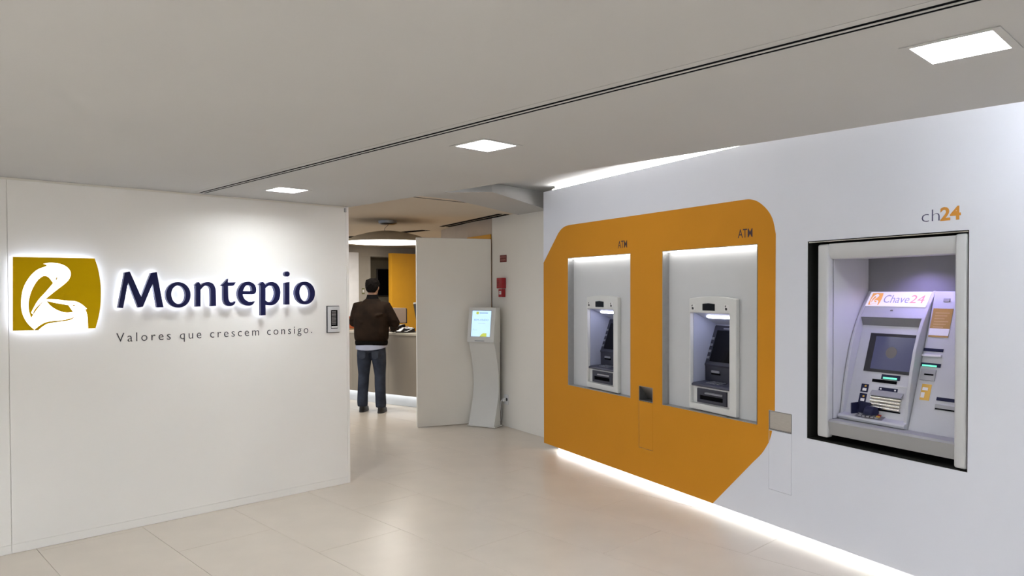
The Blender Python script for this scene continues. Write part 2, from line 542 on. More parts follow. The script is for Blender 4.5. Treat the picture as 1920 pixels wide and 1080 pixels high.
# ------------------------------------------------------------------ right wall with the cash machines
OPEN1, OPEN2, OPEN3 = (0.465, 1.455), (1.871, 2.867), (3.276, 4.272)
AZ0, AZ1 = 0.697, 1.925
CZ0, CZ1 = 0.678, 1.918
WZ0, WZ1 = 0.05, 2.616
BIN1 = (1.570, 1.752, 0.694, 0.817)
BIN2 = (2.968, 3.157, 0.685, 0.811)
DOOR1 = (1.570, 1.752, 0.300, 0.690)
DOOR2 = (2.968, 3.157, 0.284, 0.681)
G = 0.0022
wall_cut = [rect(*OPEN1, AZ0, AZ1), rect(*OPEN2, AZ0, AZ1), rect(*OPEN3, CZ0, CZ1),
            rect(BIN1[0], BIN1[1], DOOR1[2], BIN1[3]), rect(BIN2[0], BIN2[1], DOOR2[2], BIN2[3])]
wall_right = tag(plate([rect(0.0, 7.3, WZ0, WZ1)] + wall_cut, 0.0, 0.018).build('wall_right', 'wall_paint_cool', loc=ATM_O, rz=ATM_RZ), kind='structure')
MB().box(0.0, 0.018, 0.0185, 0.24, WZ0, WZ1).build('return_panel', 'wall_paint_cool', wall_right)
MB().box(0.14, 7.3, 0.085, 0.10, 0.001, WZ0 + 0.03).build('plinth', 'wall_paint_cool', wall_right)
MB().box(0.14, 7.3, 0.068, 0.0835, WZ0 - 0.012, WZ0 + 0.002).build('foot_led_strip', 'foot_lit', wall_right)
MB().box(0.0, 7.3, 0.10, 0.24, WZ1 - 0.02, WZ1 - 0.001).build('top_board', 'wall_paint_cool', wall_right)
MB().box(0.10, 7.3, 0.075, 0.095, WZ1 + 0.0, UPPER - 0.001).build('head_board', 'wall_paint_cool', wall_right)
MB().box(0.125, 7.3, 0.030, 0.060, WZ1 + 0.002, WZ1 + 0.016).build('head_led_strip', 'strip_lit', wall_right)
# large orange field laid on the wall
ORANGE = [(0.002, 1.896, 1), (0.284, 2.172, 1), (0.345, 2.212, 0), (0.43, 2.237, 0), (0.55, 2.242, 1), (2.74, 2.238, 1), (2.80, 2.234, 0), (2.871, 2.209, 0),
          (2.945, 2.152, 0), (2.995, 2.081, 0), (3.022, 1.98, 1), (3.018, 0.8125, 1), (2.9665, 0.8125, 1), (2.9665, 0.594, 1),
          (2.909, 0.512, 0), (2.830, 0.435, 1), (2.441, 0.0505, 1), (0.002, 0.0505, 1)]
field_cut = [rect(*OPEN1, AZ0, AZ1), rect(*OPEN2, AZ0, AZ1), rect(BIN1[0], BIN1[1], DOOR1[2], BIN1[3])]
field = plate([smooth_contour(ORANGE)] + field_cut, -0.0012, -0.0001).build('orange_field', 'orange_vinyl', wall_right)
sliver = [(2.968, 0.680), (2.996, 0.680), (2.990, 0.652), (2.980, 0.624), (2.9695, 0.600)]

# corridor wall beyond the cash machines, and the wall on beyond the door
wall_far = tag(MB().box(-0.262, 1.40, 0.0, 0.15, 0, UPPER - 0.002).build('wall_corridor', 'wall_paint_corridor', loc=FAR_O, rz=FAR_RZ), kind='structure')
MB().box(-0.2255, 1.40, -0.006, -0.0005, 0.001, 0.075).build('skirting', 'wall_paint_corridor', wall_far)
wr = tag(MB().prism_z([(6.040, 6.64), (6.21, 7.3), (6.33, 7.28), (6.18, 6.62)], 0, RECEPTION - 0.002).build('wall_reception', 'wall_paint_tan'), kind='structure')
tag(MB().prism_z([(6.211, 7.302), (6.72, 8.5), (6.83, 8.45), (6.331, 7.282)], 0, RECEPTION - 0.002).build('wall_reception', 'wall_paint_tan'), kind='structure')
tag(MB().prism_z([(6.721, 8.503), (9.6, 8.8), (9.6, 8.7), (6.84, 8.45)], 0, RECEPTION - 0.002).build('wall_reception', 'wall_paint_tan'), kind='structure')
MB().prism_z([(6.030, 6.665), (6.198, 7.302), (6.209, 7.300), (6.041, 6.660)], 0.002, 2.300).build('orange_panel', 'orange_panel', wr)
# walls behind the camera
tag(MB().box(-4.6, 3.6, -4.75, -4.62, 0, UPPER).build('wall_back', 'wall_paint_warm'), kind='structure')
tag(MB().box(3.44, 3.55, -4.61, -1.90, 0, UPPER - 0.002).build('wall_near', 'wall_paint_cool'), kind='structure')

# far end of the reception
tag(MB().box(8.262, 11.4, 12.0, 12.12, 0, 2.345).build('wall_orange', 'orange_panel'), kind='structure')
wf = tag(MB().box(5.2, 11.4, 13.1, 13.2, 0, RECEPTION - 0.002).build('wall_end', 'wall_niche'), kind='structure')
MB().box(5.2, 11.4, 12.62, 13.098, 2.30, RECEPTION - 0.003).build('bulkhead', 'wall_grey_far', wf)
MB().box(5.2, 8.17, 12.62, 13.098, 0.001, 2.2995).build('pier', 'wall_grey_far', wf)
MB().box(7.1, 7.79, 12.45, 12.619, 0.001, 2.36).build('pilaster', 'column_white', wf)
tag(MB().box(11.41, 11.5, 9.2, 13.3, 0, RECEPTION - 0.002).build('wall_side', 'wall_paint_corridor'), kind='structure')

# door leaf standing open at the corner
dx, dy = 5.992 - 5.160, 6.648 - 6.995
DRZ = atan2(dy, dx)
door = tag(MB().box(0, 0.928, 0, 0.042, 0.006, 2.237).build('door_1', 'wall_paint_corridor', bevel=0.002, seg=1, loc=(5.160, 6.993, 0), rz=DRZ), kind='structure')
for z in (0.25, 1.15, 2.0):
    MB().tube([(0.934, 0.05, z - 0.05), (0.934, 0.05, z + 0.05)], 0.008, 8).build('hinge', 'steel_brushed', door)
MB().box(0.0005, 0.9275, 0.004, 0.038, 2.2371, 2.2395).build('edge_trim', 'aluminium', door)

# ------------------------------------------------------------------ lights of the place, and fill lamps added to them
FITTING_LABEL = {0: 'square recessed ceiling light above the white wall with the orange-and-grey lettering ch24',
                 1: 'middle of the three square recessed ceiling lights, in front of the lit ceiling gap',
                 2: 'square recessed ceiling light in front of the lit navy lettering on the left wall',
                 3: 'square recessed ceiling light one place behind the viewer', 4: 'square recessed ceiling light at the rear end of the row',
                 5: 'added square fill light of the unseen second row nearest the lit emblem', 6: 'middle added square fill light of the unseen second row',
                 7: 'rear added square fill light of the unseen second row',
                 8: 'added square fill light of the unseen third row nearest the emblem', 9: 'middle added square fill light of the unseen third row', 10: 'rear added square fill light of the unseen third row'}
def square_light(i, x, y, z=CEIL, label=None):
    t = thing('ceiling_light', label or FITTING_LABEL[i], 'ceiling light', (x, y, z), 0, 'square recessed ceiling lights')
    fr = plate([[(-.127, -.127), (.127, -.127), (.127, .127), (-.127, .127)], [(-.104, -.104), (.104, -.104), (.104, .104), (-.104, .104)]], -0.0025, -0.0005, flat=True)
    fr.build('trim_frame', 'ceiling_paint', t)
    MB().box(-.104, .104, -.104, .104, 0.040, 0.050).build('diffuser', 'panel_lit' if i < 5 else 'panel_lit_fill', t)
    return t
base_light = square_light(0, *LIGHTS[0])
fill_light = square_light(5, *LIGHTS[5])
for i in range(1, len(LIGHTS)):
    if i != 5:
        copy_thing(base_light if i < 5 else fill_light, (*LIGHTS[i], CEIL), FITTING_LABEL[i])

def added_lamp(name, label, x, y, z, size, power, col=(1, .95, .86)):  # lamps added out of sight to brighten the reception
    """an added fill lamp of the reception: housing, diffuser and its light"""
    t = thing(name, label, 'ceiling light', (x, y, z), 0, 'added fill lamps of the reception')
    MB().box(-size / 2 - .02, size / 2 + .02, -size / 2 - .02, size / 2 + .02, -0.03, -0.001).build('housing', 'ceiling_paint', t)
    ld = bpy.data.lights.new('lamp', 'AREA'); ld.shape = 'SQUARE'; ld.size = size; ld.energy = power; ld.color = col
    lo = link('lamp', ld, t, (0, 0, -0.035))
added_lamp('fill_lamp', 'added square fill lamp on the reception ceiling behind the left wall', 3.75, 8.6, RECEPTION, 0.5, 18)
added_lamp('fill_lamp', 'added square fill lamp over the far left of the reception', 6.2, 11.6, RECEPTION, 0.4, 14)
added_lamp('fill_lamp', 'added square fill lamp in front of the orange wall', 7.3, 10.9, RECEPTION, 0.5, 26)

# linear fitting on the ceiling edge that washes the near end of the right wall
t = thing('linear_light', 'linear white light on the ceiling edge washing the right wall', 'linear light', (3.302, -0.6, 2.50))
MB().box(0, 0.035, -0.8, 1.35, 0, 0.06).build('housing', 'aluminium', t)
MB().box(0.0355, 0.045, -0.78, 1.33, 0.005, 0.055).build('diffuser', 'cove_lit', t)

t = thing('linear_light', 'added linear fill light on the ceiling edge facing the orange wall', 'linear light', (3.302, 4.25, 2.50))  # unseen fitting added to brighten the corridor corner
MB().box(0, 0.035, -0.9, 0.9, 0, 0.06).build('housing', 'aluminium', t)
MB().box(0.0355, 0.045, -0.88, 0.88, 0.005, 0.055).build('diffuser', 'edge_fill', t)

# slot diffuser running along the ceiling
t = thing('slot_diffuser', 'long black double-slot air diffuser running the length of the white ceiling', 'air diffuser', (0, 0, CEIL))
MB().box(SLOT[0], SLOT[1], -4.4, 5.33, 0.0006, 0.040).build('plenum', 'gap_black', t)
for a, b in ((SLOT[0] + .0012, 2.020), (2.040, 2.053), (2.069, SLOT[1] - .0005)):
    MB().box(a, b, -4.4, 5.33, -0.0008, 0.0003).build('bar', 'ceiling_paint', t)

# slot diffusers of the reception ceiling
def rec_slot(label, p, q):
    d = Vector(q) - Vector(p)
    t = thing('slot_diffuser', label, 'air diffuser', (p[0], p[1], RECEPTION), atan2(d.y, d.x), 'slot diffusers of the reception ceiling')
    L = d.length
    MB().box(0, L, -0.085, 0.085, -0.003, -0.0005).build('rim', 'ceiling_reception_bounce', t)
    MB().box(0.01, L - 0.01, -0.074, -0.016, -0.007, -0.0031).build('slot', 'gap_black', t)
    MB().box(0.01, L - 0.01, 0.016, 0.074, -0.007, -0.0031).build('slot', 'gap_black', t)
rec_slot('short black double-slot air diffuser in front of the top of the open door', (5.83, 6.205), (6.365, 7.98))
rec_slot('black double-slot air diffuser passing behind the round hanging lamp', (6.54, 8.62), (6.40, 11.4))

# round hanging lamp
PX, PY = 5.315, 7.81
t = thing('pendant_lamp', 'large round hanging lamp with tan shade and glowing white underside', 'lamp', (PX, PY, 0))
MB().lathe([(0.02, 2.372), (0.10, 2.368), (0.25, 2.345), (0.40, 2.305), (0.505, 2.255), (0.54, 2.232), (0.54, 2.226)], n=48).build('shade', 'pendant_shade', t, smooth=True)
MB().lathe([(0.02, 2.220), (0.532, 2.220), (0.536, 2.2255), (0.02, 2.2255)], n=48).build('diffuser', 'pendant_lit', t, smooth=True)
MB().lathe([(0.0, 2.452), (0.085, 2.452), (0.115, 2.465), (0.118, 2.498), (0.0, 2.498)], n=28).build('canopy', 'steel_dark', t, smooth=True)
MB().tube([(0.02, 0.0, 2.455), (0.0, 0.02, 2.43), (-0.025, 0.03, 2.405), (-0.03, 0.03, 2.385), (-0.025, 0.02, 2.368)], 0.0035, 6).build('cable', 'steel_dark', t)

# ------------------------------------------------------------------ lit wordmark and emblem on the left wall
OUTLINE = {
    'M': [[(14891,15094,1),(15324,17444,1),(15626,17511,1),(16328,15803,1),(16971,17442,1),(17344,17503,1),(17751,15077,1),(17345,15058,1),(17067,16689,1),(16424,15135,1),(16135,15081,1),(15517,16782,1),(15183,15063,1)]],
    'o1': [[(19593,16003,0),(19576,15718,0),(19478,15454,0),(19309,15237,0),(19087,15089,0),(18834,15023,0),(18575,15045,0),(18335,15153,0),(18138,15334,0),(18002,15572,0),(17939,15843,0),(17955,16121,0),(18049,16381,0),(18212,16596,0),(18429,16747,0),(18679,16819,0),(18939,16802,0),(19182,16699,0),(19385,16519,0),(19527,16279,0)],[(19257,15987,0),(19250,15762,0),(19186,15558,0),(19071,15399,0),(18919,15305,0),(18750,15286,0),(18584,15345,0),(18440,15474,0),(18337,15657,0),(18285,15873,0),(18291,16095,0),(18354,16297,0),(18467,16455,0),(18617,16551,0),(18785,16572,0),(18952,16516,0),(19098,16388,0),(19203,16205,0)]],
    'n': [[(19882,16601,1),(20119,16815,0),(20226,16788,0),(20308,16602,1),(20552,16778,0),(20881,16834,0),(21192,16702,0),(21357,16368,0),(21381,15974,0),(21387,15107,1),(21026,15082,1),(21022,16133,0),(20955,16427,0),(20762,16556,0),(20549,16533,0),(20289,16272,1),(20277,15080,1),(19953,15070,1),(19968,16485,0),(19938,16555,1)]],
    't': [[(22288,17092,1),(22285,16825,1),(22866,16828,1),(22717,16599,0),(22606,16559,1),(22287,16546,1),(22295,15809,0),(22352,15469,0),(22533,15319,0),(22827,15423,1),(22806,15303,0),(22653,15133,0),(22369,15066,0),(22096,15182,0),(21963,15454,0),(21938,15812,0),(21942,16534,1),(21735,16565,1),(21984,16764,0)]],
    'e': [[(23380,15941,1),(24133,15937,0),(24367,16025,0),(24438,16283,0),(24339,16631,0),(24078,16822,0),(23785,16877,0),(23409,16762,0),(23124,16406,0),(23022,16004,0),(23092,15601,0),(23352,15226,0),(23767,15074,0),(24113,15141,0),(24335,15403,1),(23896,15364,0),(23584,15523,0),(23432,15739,0)],[(23403,16172,1),(24106,16169,1),(24095,16365,0),(24000,16536,0),(23782,16609,0),(23573,16507,0)]],
    'p': [[(24656,16652,1),(24890,16858,0),(25053,16810,0),(25160,16612,1),(25400,16799,0),(25707,16871,0),(26081,16731,0),(26322,16363,0),(26363,15943,0),(26234,15483,0),(25911,15153,0),(25515,15068,0),(25154,15124,1),(25155,14338,1),(24784,14315,1),(24783,16488,0),(24741,16591,1)],[(25157,16385,1),(25332,16529,0),(25564,16579,0),(25792,16497,0),(25921,16238,0),(25945,15946,0),(25854,15613,0),(25627,15353,0),(25365,15348,0),(25153,15455,1)]],
    'i': [[(26752,16809,1),(27128,16861,1),(27112,15113,1),(26750,15102,1)]],
    'dot': [[(27152,17492,0),(27130,17404,0),(27072,17332,0),(26988,17292,0),(26895,17291,0),(26812,17330,0),(26755,17399,0),(26736,17487,0),(26757,17575,0),(26815,17646,0),(26899,17686,0),(26991,17688,0),(27075,17650,0),(27132,17580,0)]],
    'o2': [[(29306,16058,0),(29286,15772,0),(29184,15510,0),(29008,15296,0),(28778,15153,0),(28517,15093,0),(28251,15122,0),(28005,15237,0),(27803,15425,0),(27665,15668,0),(27602,15942,0),(27622,16222,0),(27721,16480,0),(27891,16693,0),(28116,16838,0),(28375,16903,0),(28642,16880,0),(28891,16769,0),(29098,16583,0),(29241,16337,0)],[(28868,16035,0),(28863,15813,0),(28803,15613,0),(28696,15460,0),(28555,15373,0),(28397,15360,0),(28242,15424,0),(28108,15557,0),(28011,15741,0),(27962,15956,0),(27968,16175,0),(28027,16373,0),(28132,16526,0),(28271,16615,0),(28428,16630,0),(28584,16568,0),(28720,16437,0),(28819,16251,0)]],
    'panel': [[(9047,18314,1),(13520,18344,1),(13722,17620,0),(13856,16556,0),(13836,15347,0),(13704,14497,0),(13517,13779,1),(8990,13802,1)]],
    'bird': [[(10120,13816,1),(9737,14274,0),(9491,14883,0),(9443,15550,0),(9554,16349,0),(9857,17019,0),(10293,17528,0),(10819,17795,0),(10634,17920,1),(11057,17997,0),(11591,17927,0),(11963,17714,0),(12147,17371,0),(12063,17003,0),(11817,16691,0),(11272,16210,0),(10724,15709,1),(11325,15689,0),(11925,15599,0),(12351,15566,0),(12720,15379,0),(13046,15057,1),(12946,15038,1),(13060,14586,0),(13088,13824,1),(13088,13789,1),(10333,13788,1),(10568,14009,0),(10892,14188,0),(11547,14282,0),(12092,14376,0),(12402,14617,1),(12094,14466,0),(11548,14358,0),(10835,14292,0),(10424,14089,0)]],
    'gold1': [[(11160,16723,1),(10957,17028,0),(10782,17156,0),(10578,17120,0),(10284,16820,0),(9990,16214,0),(9839,15545,0),(9849,15008,0),(9958,14562,1),(10251,15067,0),(10694,15682,1),(10188,15122,0),(10046,14768,1),(9956,14885,1),(10298,15592,0),(10741,16157,0)]],
    'eye1': [[(11396,17121,1),(11364,16950,0),(11304,16881,1),(11324,17031,0)]],
    'gold2': [[(10792,15600,1),(11322,15456,0),(11982,15321,1),(12089,15132,0),(12251,14872,1),(11795,14855,0),(11317,15044,0),(10965,15338,0)]],
    'eye2': [[(12165,15332,1),(12361,15336,1),(12323,15260,0)]],
}

def world_outline(name, ox, oz):
    return [smooth_contour([(x / 1e4 - ox, z / 1e4 - oz, c) for x, z, c in cc]) for cc in OUTLINE[name]]

def grow(c, d):
    """outline moved outwards by d (negative: inwards)"""
    n = len(c)
    area = sum(c[i][0] * c[(i + 1) % n][1] - c[(i + 1) % n][0] * c[i][1] for i in range(n))
    sg = 1 if area > 0 else -1
    out = []
    for i in range(n):
        a, b = c[i - 1], c[(i + 1) % n]
        tx, tz = b[0] - a[0], b[1] - a[1]
        L = math.hypot(tx, tz) or 1
        out.append((c[i][0] + sg * d * tz / L, c[i][1] - sg * d * tx / L))
    return out

LETTERS = [('M', 'navy capital letter M starting the lit wordmark'), ('o1', 'navy letter o between the M and the n'),
           ('n', 'navy letter n between the first o and the t'), ('t', 'navy letter t of the lit wordmark'),
           ('e', 'navy letter e between the t and the p'), ('p', 'navy letter p with its stem reaching below the row'),
           ('i', 'navy letter i with a round dot'), ('o2', 'navy letter o ending the lit wordmark near the intercom')]
FACE_Y, WALL_Y = 5.332, 5.39
for key, label in LETTERS:
    pts = OUTLINE[key][0]
    ox = sum(p[0] for p in pts) / len(pts) / 1e4
    oz = min(p[1] for p in pts) / 1e4
    t = thing('sign_letter', label + ', mounted off the white wall', 'letter', (ox, FACE_Y, oz), 0, 'lit navy letters of the wordmark')
    cs = world_outline(key, ox, oz)
    extra = [world_outline('dot', ox, oz)[0]] if key == 'i' else []
    plate(cs + extra, 0.0, 0.002).build('letter_face', 'letter_navy', t)
    plate(cs + extra, 0.0022, 0.036).build('letter_body', 'letter_side_navy', t)
    inner = [grow(cs[0], -0.007)] + [grow(c, 0.007) for c in cs[1:]] + [grow(c, -0.006) for c in extra]
    plate(inner, 0.0365, 0.042).build('back_light', 'halo_lit', t)
    mid_pts = [cs[0][0], cs[0][len(cs[0]) // 2]]
    for q in mid_pts:
        qx, qz = q[0] * 0.82, q[1] * 0.82 + 0.01
        MB().tube([(qx, 0.0425, qz), (qx, WALL_Y - FACE_Y - 0.0005, qz)], 0.003, 6).build('standoff', 'steel_brushed', t)

LX, LZ = 1.125, 1.379
t = thing('emblem_sign', 'lit gold emblem panel showing a white bird bending over its chick, left of the wordmark', 'sign', (LX, FACE_Y, LZ))
panel = world_outline('panel', LX, LZ)
bird = world_outline('bird', LX, LZ)
gold = [world_outline(k, LX, LZ)[0] for k in ('gold1', 'eye1', 'gold2', 'eye2')]
plate(panel + bird, 0.0, 0.003).build('gold_face', 'logo_gold', t)
plate(gold, 0.0, 0.003).build('gold_inlay', 'logo_gold', t)
plate([grow(panel[0], 0.001)], 0.0032, 0.009).build('lit_acrylic', 'acrylic_lit', t)
plate([grow(panel[0], -0.001)], 0.0092, 0.026).build('tray', 'plastic_white', t)
plate([grow(panel[0], -0.010)], 0.0265, 0.031).build('back_light', 'halo_soft', t)
for sx, sz in ((-.17, .08), (.17, .08), (-.17, .37), (.17, .37)):
    MB().tube([(sx, 0.0315, sz), (sx, WALL_Y - FACE_Y - 0.0005, sz)], 0.006, 8).build('standoff', 'steel_brushed', t)

line = text_fit('Valores que crescem consigo.', 0, 1.442, 0, 0.060, 0, 0.0015, weight=-0.008, spacing=1.38)
t = thing('slogan_lettering', 'thin dark grey slogan lettering in a line under the lit wordmark', 'lettering', (1.491, WALL_Y - 0.0003, 1.2775))
def islands(mb):
    up = list(range(len(mb.v)))
    def find(i):
        while up[i] != i:
            up[i] = up[up[i]]; i = up[i]
        return i
    for f in mb.f:
        for k in f[1:]:
            up[find(k)] = find(f[0])
    groups = {}
    for f in mb.f:
        groups.setdefault(find(f[0]), []).append(f)
    out = []
    for fs in groups.values():
        ids = sorted({k for f in fs for k in f})
        xs = [mb.v[k][0] for k in ids]
        out.append([min(xs), max(xs), fs])
    out.sort(key=lambda g: g[0])
    merged = []
    for g in out:
        if merged and g[0] < merged[-1][1] - 1e-4:
            merged[-1][1] = max(merged[-1][1], g[1]); merged[-1][2] += g[2]
        else:
            merged.append(g)
    res = []
    for _, _, fs in merged:
        ids = sorted({k for f in fs for k in f}); pos = {k: n for n, k in enumerate(ids)}
        res.append(MB().add([mb.v[k] for k in ids], [tuple(pos[k] for k in f) for f in fs]))
    return res
for g in islands(weld(line)):
    g.build('letter', 'lettering_grey', t)

# intercom beside the wordmark
t = thing('intercom', 'flat steel intercom plate with a dark button strip at the end of the left wall', 'intercom', (3.062, WALL_Y - 0.0005, 1.272))
MB().box(0, 0.114, -0.013, 0, 0, 0.221).build('housing', 'soft_black', t, bevel=0.002, seg=1)
MB().box(0.005, 0.1145, -0.0165, -0.0132, 0.005, 0.216).build('front_plate', 'shell_grey', t, bevel=0.001, seg=1)
MB().box(0.034, 0.094, -0.0178, -0.0167, 0.034, 0.186).build('button_strip', 'glass_black', t)
for k in range(10):
    MB().box(0.040, 0.080, -0.0198, -0.0179, 0.068 + k * 0.0115, 0.074 + k * 0.0115).build('button', 'steel_dark', t)
MB().box(0.036, 0.092, -0.0208, -0.0179, 0.040, 0.054).build('name_bar', 'plastic_white', t, bevel=0.001, seg=1)

# lettering on the right wall
tag(text_fit('ATM', 0, 0.130, 0, 0.063, -0.0013, 0.0008, weight=0.004).build('atm_lettering', 'lettering_brown', loc=on_atm_wall(1.279, 0, 1.977), rz=ATM_RZ),
    'dark ATM lettering over the recess farther from the viewer', 'lettering')
tag(text_fit('ATM', 0, 0.134, 0, 0.060, -0.0013, 0.0008, weight=0.004).build('atm_lettering', 'lettering_brown', loc=on_atm_wall(2.686, 0, 1.976), rz=ATM_RZ),
    'dark ATM lettering near the rounded orange corner', 'lettering')
t = thing('wall_lettering', 'thin navy ch and bold orange 24 lettering over the large banking machine', 'lettering', on_atm_wall(4.021, 0, 1.976), ATM_RZ)
text_fit('ch', 0, 0.098, 0, 0.063, -0.0002, 0.0008, weight=-0.018).build('navy_letters', 'lettering_navy', t)
text_fit('24', 0.101, 0.209, 0.001, 0.068, -0.0002, 0.0008, weight=0.030).build('orange_figures', 'lettering_orange', t)

# ------------------------------------------------------------------ waste slots with flush doors
def waste_bin(dims, door, label, colour, open_flap):
    x0, x1, z0, z1 = dims
    w, h = x1 - x0, z1 - z0
    t = thing('waste_bin', label, 'waste bin', on_atm_wall(x0, 0, door[2]), ATM_RZ, 'waste slots in the right wall')
    zz = z0 - door[2]
    fr = plate([rect(0.0005, w - 0.0005, zz, zz + h - 0.0005), rect(0.005, w - 0.005, zz + 0.005, zz + h - 0.005)], -0.001, 0.016)
    fr.build('frame', 'steel_dark', t)
    chute = MB()
    chute.box(0.001, w - 0.001, 0.17, 0.175, zz - 0.001, zz + h - 0.001).box(0.001, 0.005, 0.017, 0.17, zz, zz + h - 0.001)
    chute.box(w - 0.005, w - 0.001, 0.017, 0.17, zz, zz + h - 0.001).box(0.001, w - 0.001, 0.017, 0.17, zz - 0.001, zz + 0.003).box(0.001, w - 0.001, 0.017, 0.17, zz + h - 0.004, zz + h - 0.001)
    chute.build('chute', 'steel_dark', t)
    if open_flap:
        MB().prism_x([(0.014, zz + h - 0.006), (0.085, zz + 0.010), (0.088, zz + 0.013), (0.018, zz + h - 0.006)], 0.007, w - 0.007).build('flap', 'steel_brushed', t)
    else:
        MB().box(0.006, w - 0.006, 0.002, 0.005, zz + 0.006, zz + h - 0.006).build('flap', 'steel_brushed', t)
    d = plate([rect(G, w - G, G, zz - G - 0.001)], -0.0008, 0.016)
    dr = d.build('door', colour, t)
    MB().box(0.0, w, 0.0165, 0.020, 0, zz - 0.002).build('door_backing', 'steel_dark', t)
    return t, dr
waste_bin(BIN1, DOOR1, 'open steel waste slot over an orange flush door between the two cash machines', 'orange_vinyl', True)
t, dr = waste_bin(BIN2, DOOR2, 'closed brushed steel waste slot over a white flush door at the orange edge', 'wall_paint_cool', False)
sl = [(x - BIN2[0] + (G if x < 2.9705 else 0), z - DOOR2[2]) for x, z in [(2.9682, 0.677), (2.996, 0.677), (2.990, 0.652), (2.980, 0.624), (2.9704, 0.600)]]
plate([sl], -0.0014, -0.0009).build('orange_corner', 'orange_vinyl', dr)

# ------------------------------------------------------------------ the two cash machines
def cash_machine(s0, label):
    t = thing('cash_machine', label, 'cash machine', on_atm_wall(s0, 0, AZ0), ATM_RZ, 'cash machines in the orange wall')
    W_, H_ = 0.990, AZ1 - AZ0
    Z = lambda z: z - AZ0
    e = 0.0006
    MB().box(e, 0.004, -0.0010, 0.064, e, H_ - e).box(W_ - 0.004, W_ - e, -0.0010, 0.064, e, H_ - e) \
        .box(0.0041, W_ - 0.0041, -0.0010, 0.064, e, 0.004).box(0.0041, W_ - 0.0041, -0.0010, 0.064, H_ - 0.004, H_ - e).build('reveal', 'aluminium', t)
    hood = (0.291, 0.700, Z(0.757), Z(1.443))
    plate([rect(0.0045, W_ - 0.0045, 0.0045, H_ - 0.0045), rect(hood[0] - .001, hood[1] + .001, hood[2] - .001, hood[3] + .001)], 0.0645, 0.072).build('back_plate', 'shell_grey', t)
    MB().box(0.02, W_ - 0.02, 0.034, 0.052, H_ - 0.0095, H_ - 0.0041).build('recess_light', 'recess_lamp', t)
    # white surround with an arched top
    fx0, fx1 = 0.279, 0.768
    top = [(fx0 + (fx1 - fx0) * k / 14, Z(1.549) + 0.018 * (1 - ((k / 7.0) - 1) ** 2)) for k in range(14, -1, -1)]
    plate([[(fx0, Z(0.712)), (fx1, Z(0.706))] + top, rect(*hood)], 0.028, 0.0642).build('surround', 'shell_white', t, bevel=0.006, seg=2)
    MB().box(fx0 + .004, fx1 - 0.060, -0.0016, 0.0642, 0.0044, Z(0.7056)).build('base_shade', 'steel_dark', t)  # dark strip stands in for the shade under the surround
    plate([[(0.428, Z(1.461)), (0.556, Z(1.461)), (0.556, Z(1.511)), (0.49, Z(1.516)), (0.428, Z(1.511))]], 0.0255, 0.0275).build('camera_window', 'glass_black', t)
    for x in (0.302, 0.652):
        p = MB().box(x, x + 0.046, 0.0262, 0.0276, Z(1.462), Z(1.506)).build('symbol_plate', 'plastic_white', t)
        plate([[(x + 0.010, Z(1.467)), (x + 0.030, Z(1.467)), (x + 0.030, Z(1.482)), (x + 0.010, Z(1.488))]], 0.0250, 0.0260).build('pictogram', 'soft_black', p)
        MB().add([(x + 0.006, 0.0255, Z(1.492)), (x + 0.016, 0.0255, Z(1.492)), (x + 0.022, 0.0255, Z(1.502)), (x + 0.010, 0.0255, Z(1.502)),
                  (x + 0.006, 0.0261, Z(1.492)), (x + 0.016, 0.0261, Z(1.492)), (x + 0.022, 0.0261, Z(1.502)), (x + 0.010, 0.0261, Z(1.502))],
                 [(0, 1, 2, 3), (4, 5, 6, 7), (0, 1, 5, 4), (1, 2, 6, 5), (2, 3, 7, 6), (3, 0, 4, 7)]).build('pictogram', 'soft_black', p)
    # hood: side walls, roof sloping to the back
    x0, x1 = hood[0], hood[1]
    sh = MB()
    side = [(0.064, Z(0.757)), (0.064, Z(1.443)), (0.30, Z(1.347)), (0.30, Z(0.757))]
    sh.prism_x(side, x0 - 0.006, x0).prism_x(side, x1, x1 + 0.006)
    sh.prism_x([(0.066, Z(1.443)), (0.30, Z(1.347)), (0.30, Z(1.353)), (0.066, Z(1.449))], x0 - 0.006, x1 + 0.006)
    sh.prism_x([(0.30, Z(0.757)), (0.306, Z(0.757)), (0.306, Z(1.353)), (0.30, Z(1.353))], x0 - 0.006, x1 + 0.006)
    sh.box(x0 - .006, x1 + .006, 0.066, 0.30, Z(0.751), Z(0.757))
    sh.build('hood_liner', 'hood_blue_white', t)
    MB().prism_x([(0.125, Z(1.4155)), (0.150, Z(1.4052)), (0.149, Z(1.399)), (0.124, Z(1.409))], 0.365, 0.640).build('hood_light', 'hood_lamp', t)
    # dark operator unit: riser, leaning screen housing, shelf
    k = (0.279 - 0.178) / (1.335 - 1.05)
    lean = lambda z: 0.178 + (z - 1.05) * k
    MB().prism_x([(0.178, Z(0.906)), (0.176, Z(1.030)), (0.168, Z(1.040)), (0.178, Z(1.055)), (0.279, Z(1.330)), (0.286, Z(1.338)), (0.298, Z(1.338)), (0.298, Z(0.906))],
                 x0 + 0.001, x1 - 0.001).build('screen_housing', 'navy_plastic', t, bevel=0.003, seg=1)
    def leaning(xa, xb, za, zb, d0, d1):
        return MB().prism_x([(lean(za) - d1, Z(za)), (lean(zb) - d1, Z(zb)), (lean(zb) - d0, Z(zb)), (lean(za) - d0, Z(za))], xa, xb)
    leaning(0.335, 0.668, 1.066, 1.302, 0.0004, 0.003).build('screen', 'glass_black', t)
    leaning(0.395, 0.475, 1.312, 1.322, 0.0004, 0.0022).build('name_strip', 'key_metal', t)
    for kz in range(4):
        z = 1.085 + kz * 0.048
        leaning(0.302, 0.324, z, z + 0.018, 0.0004, 0.006).build('function_key', 'key_metal', t)
        leaning(0.674, 0.692, z, z + 0.018, 0.0004, 0.006).build('function_key', 'key_metal', t)
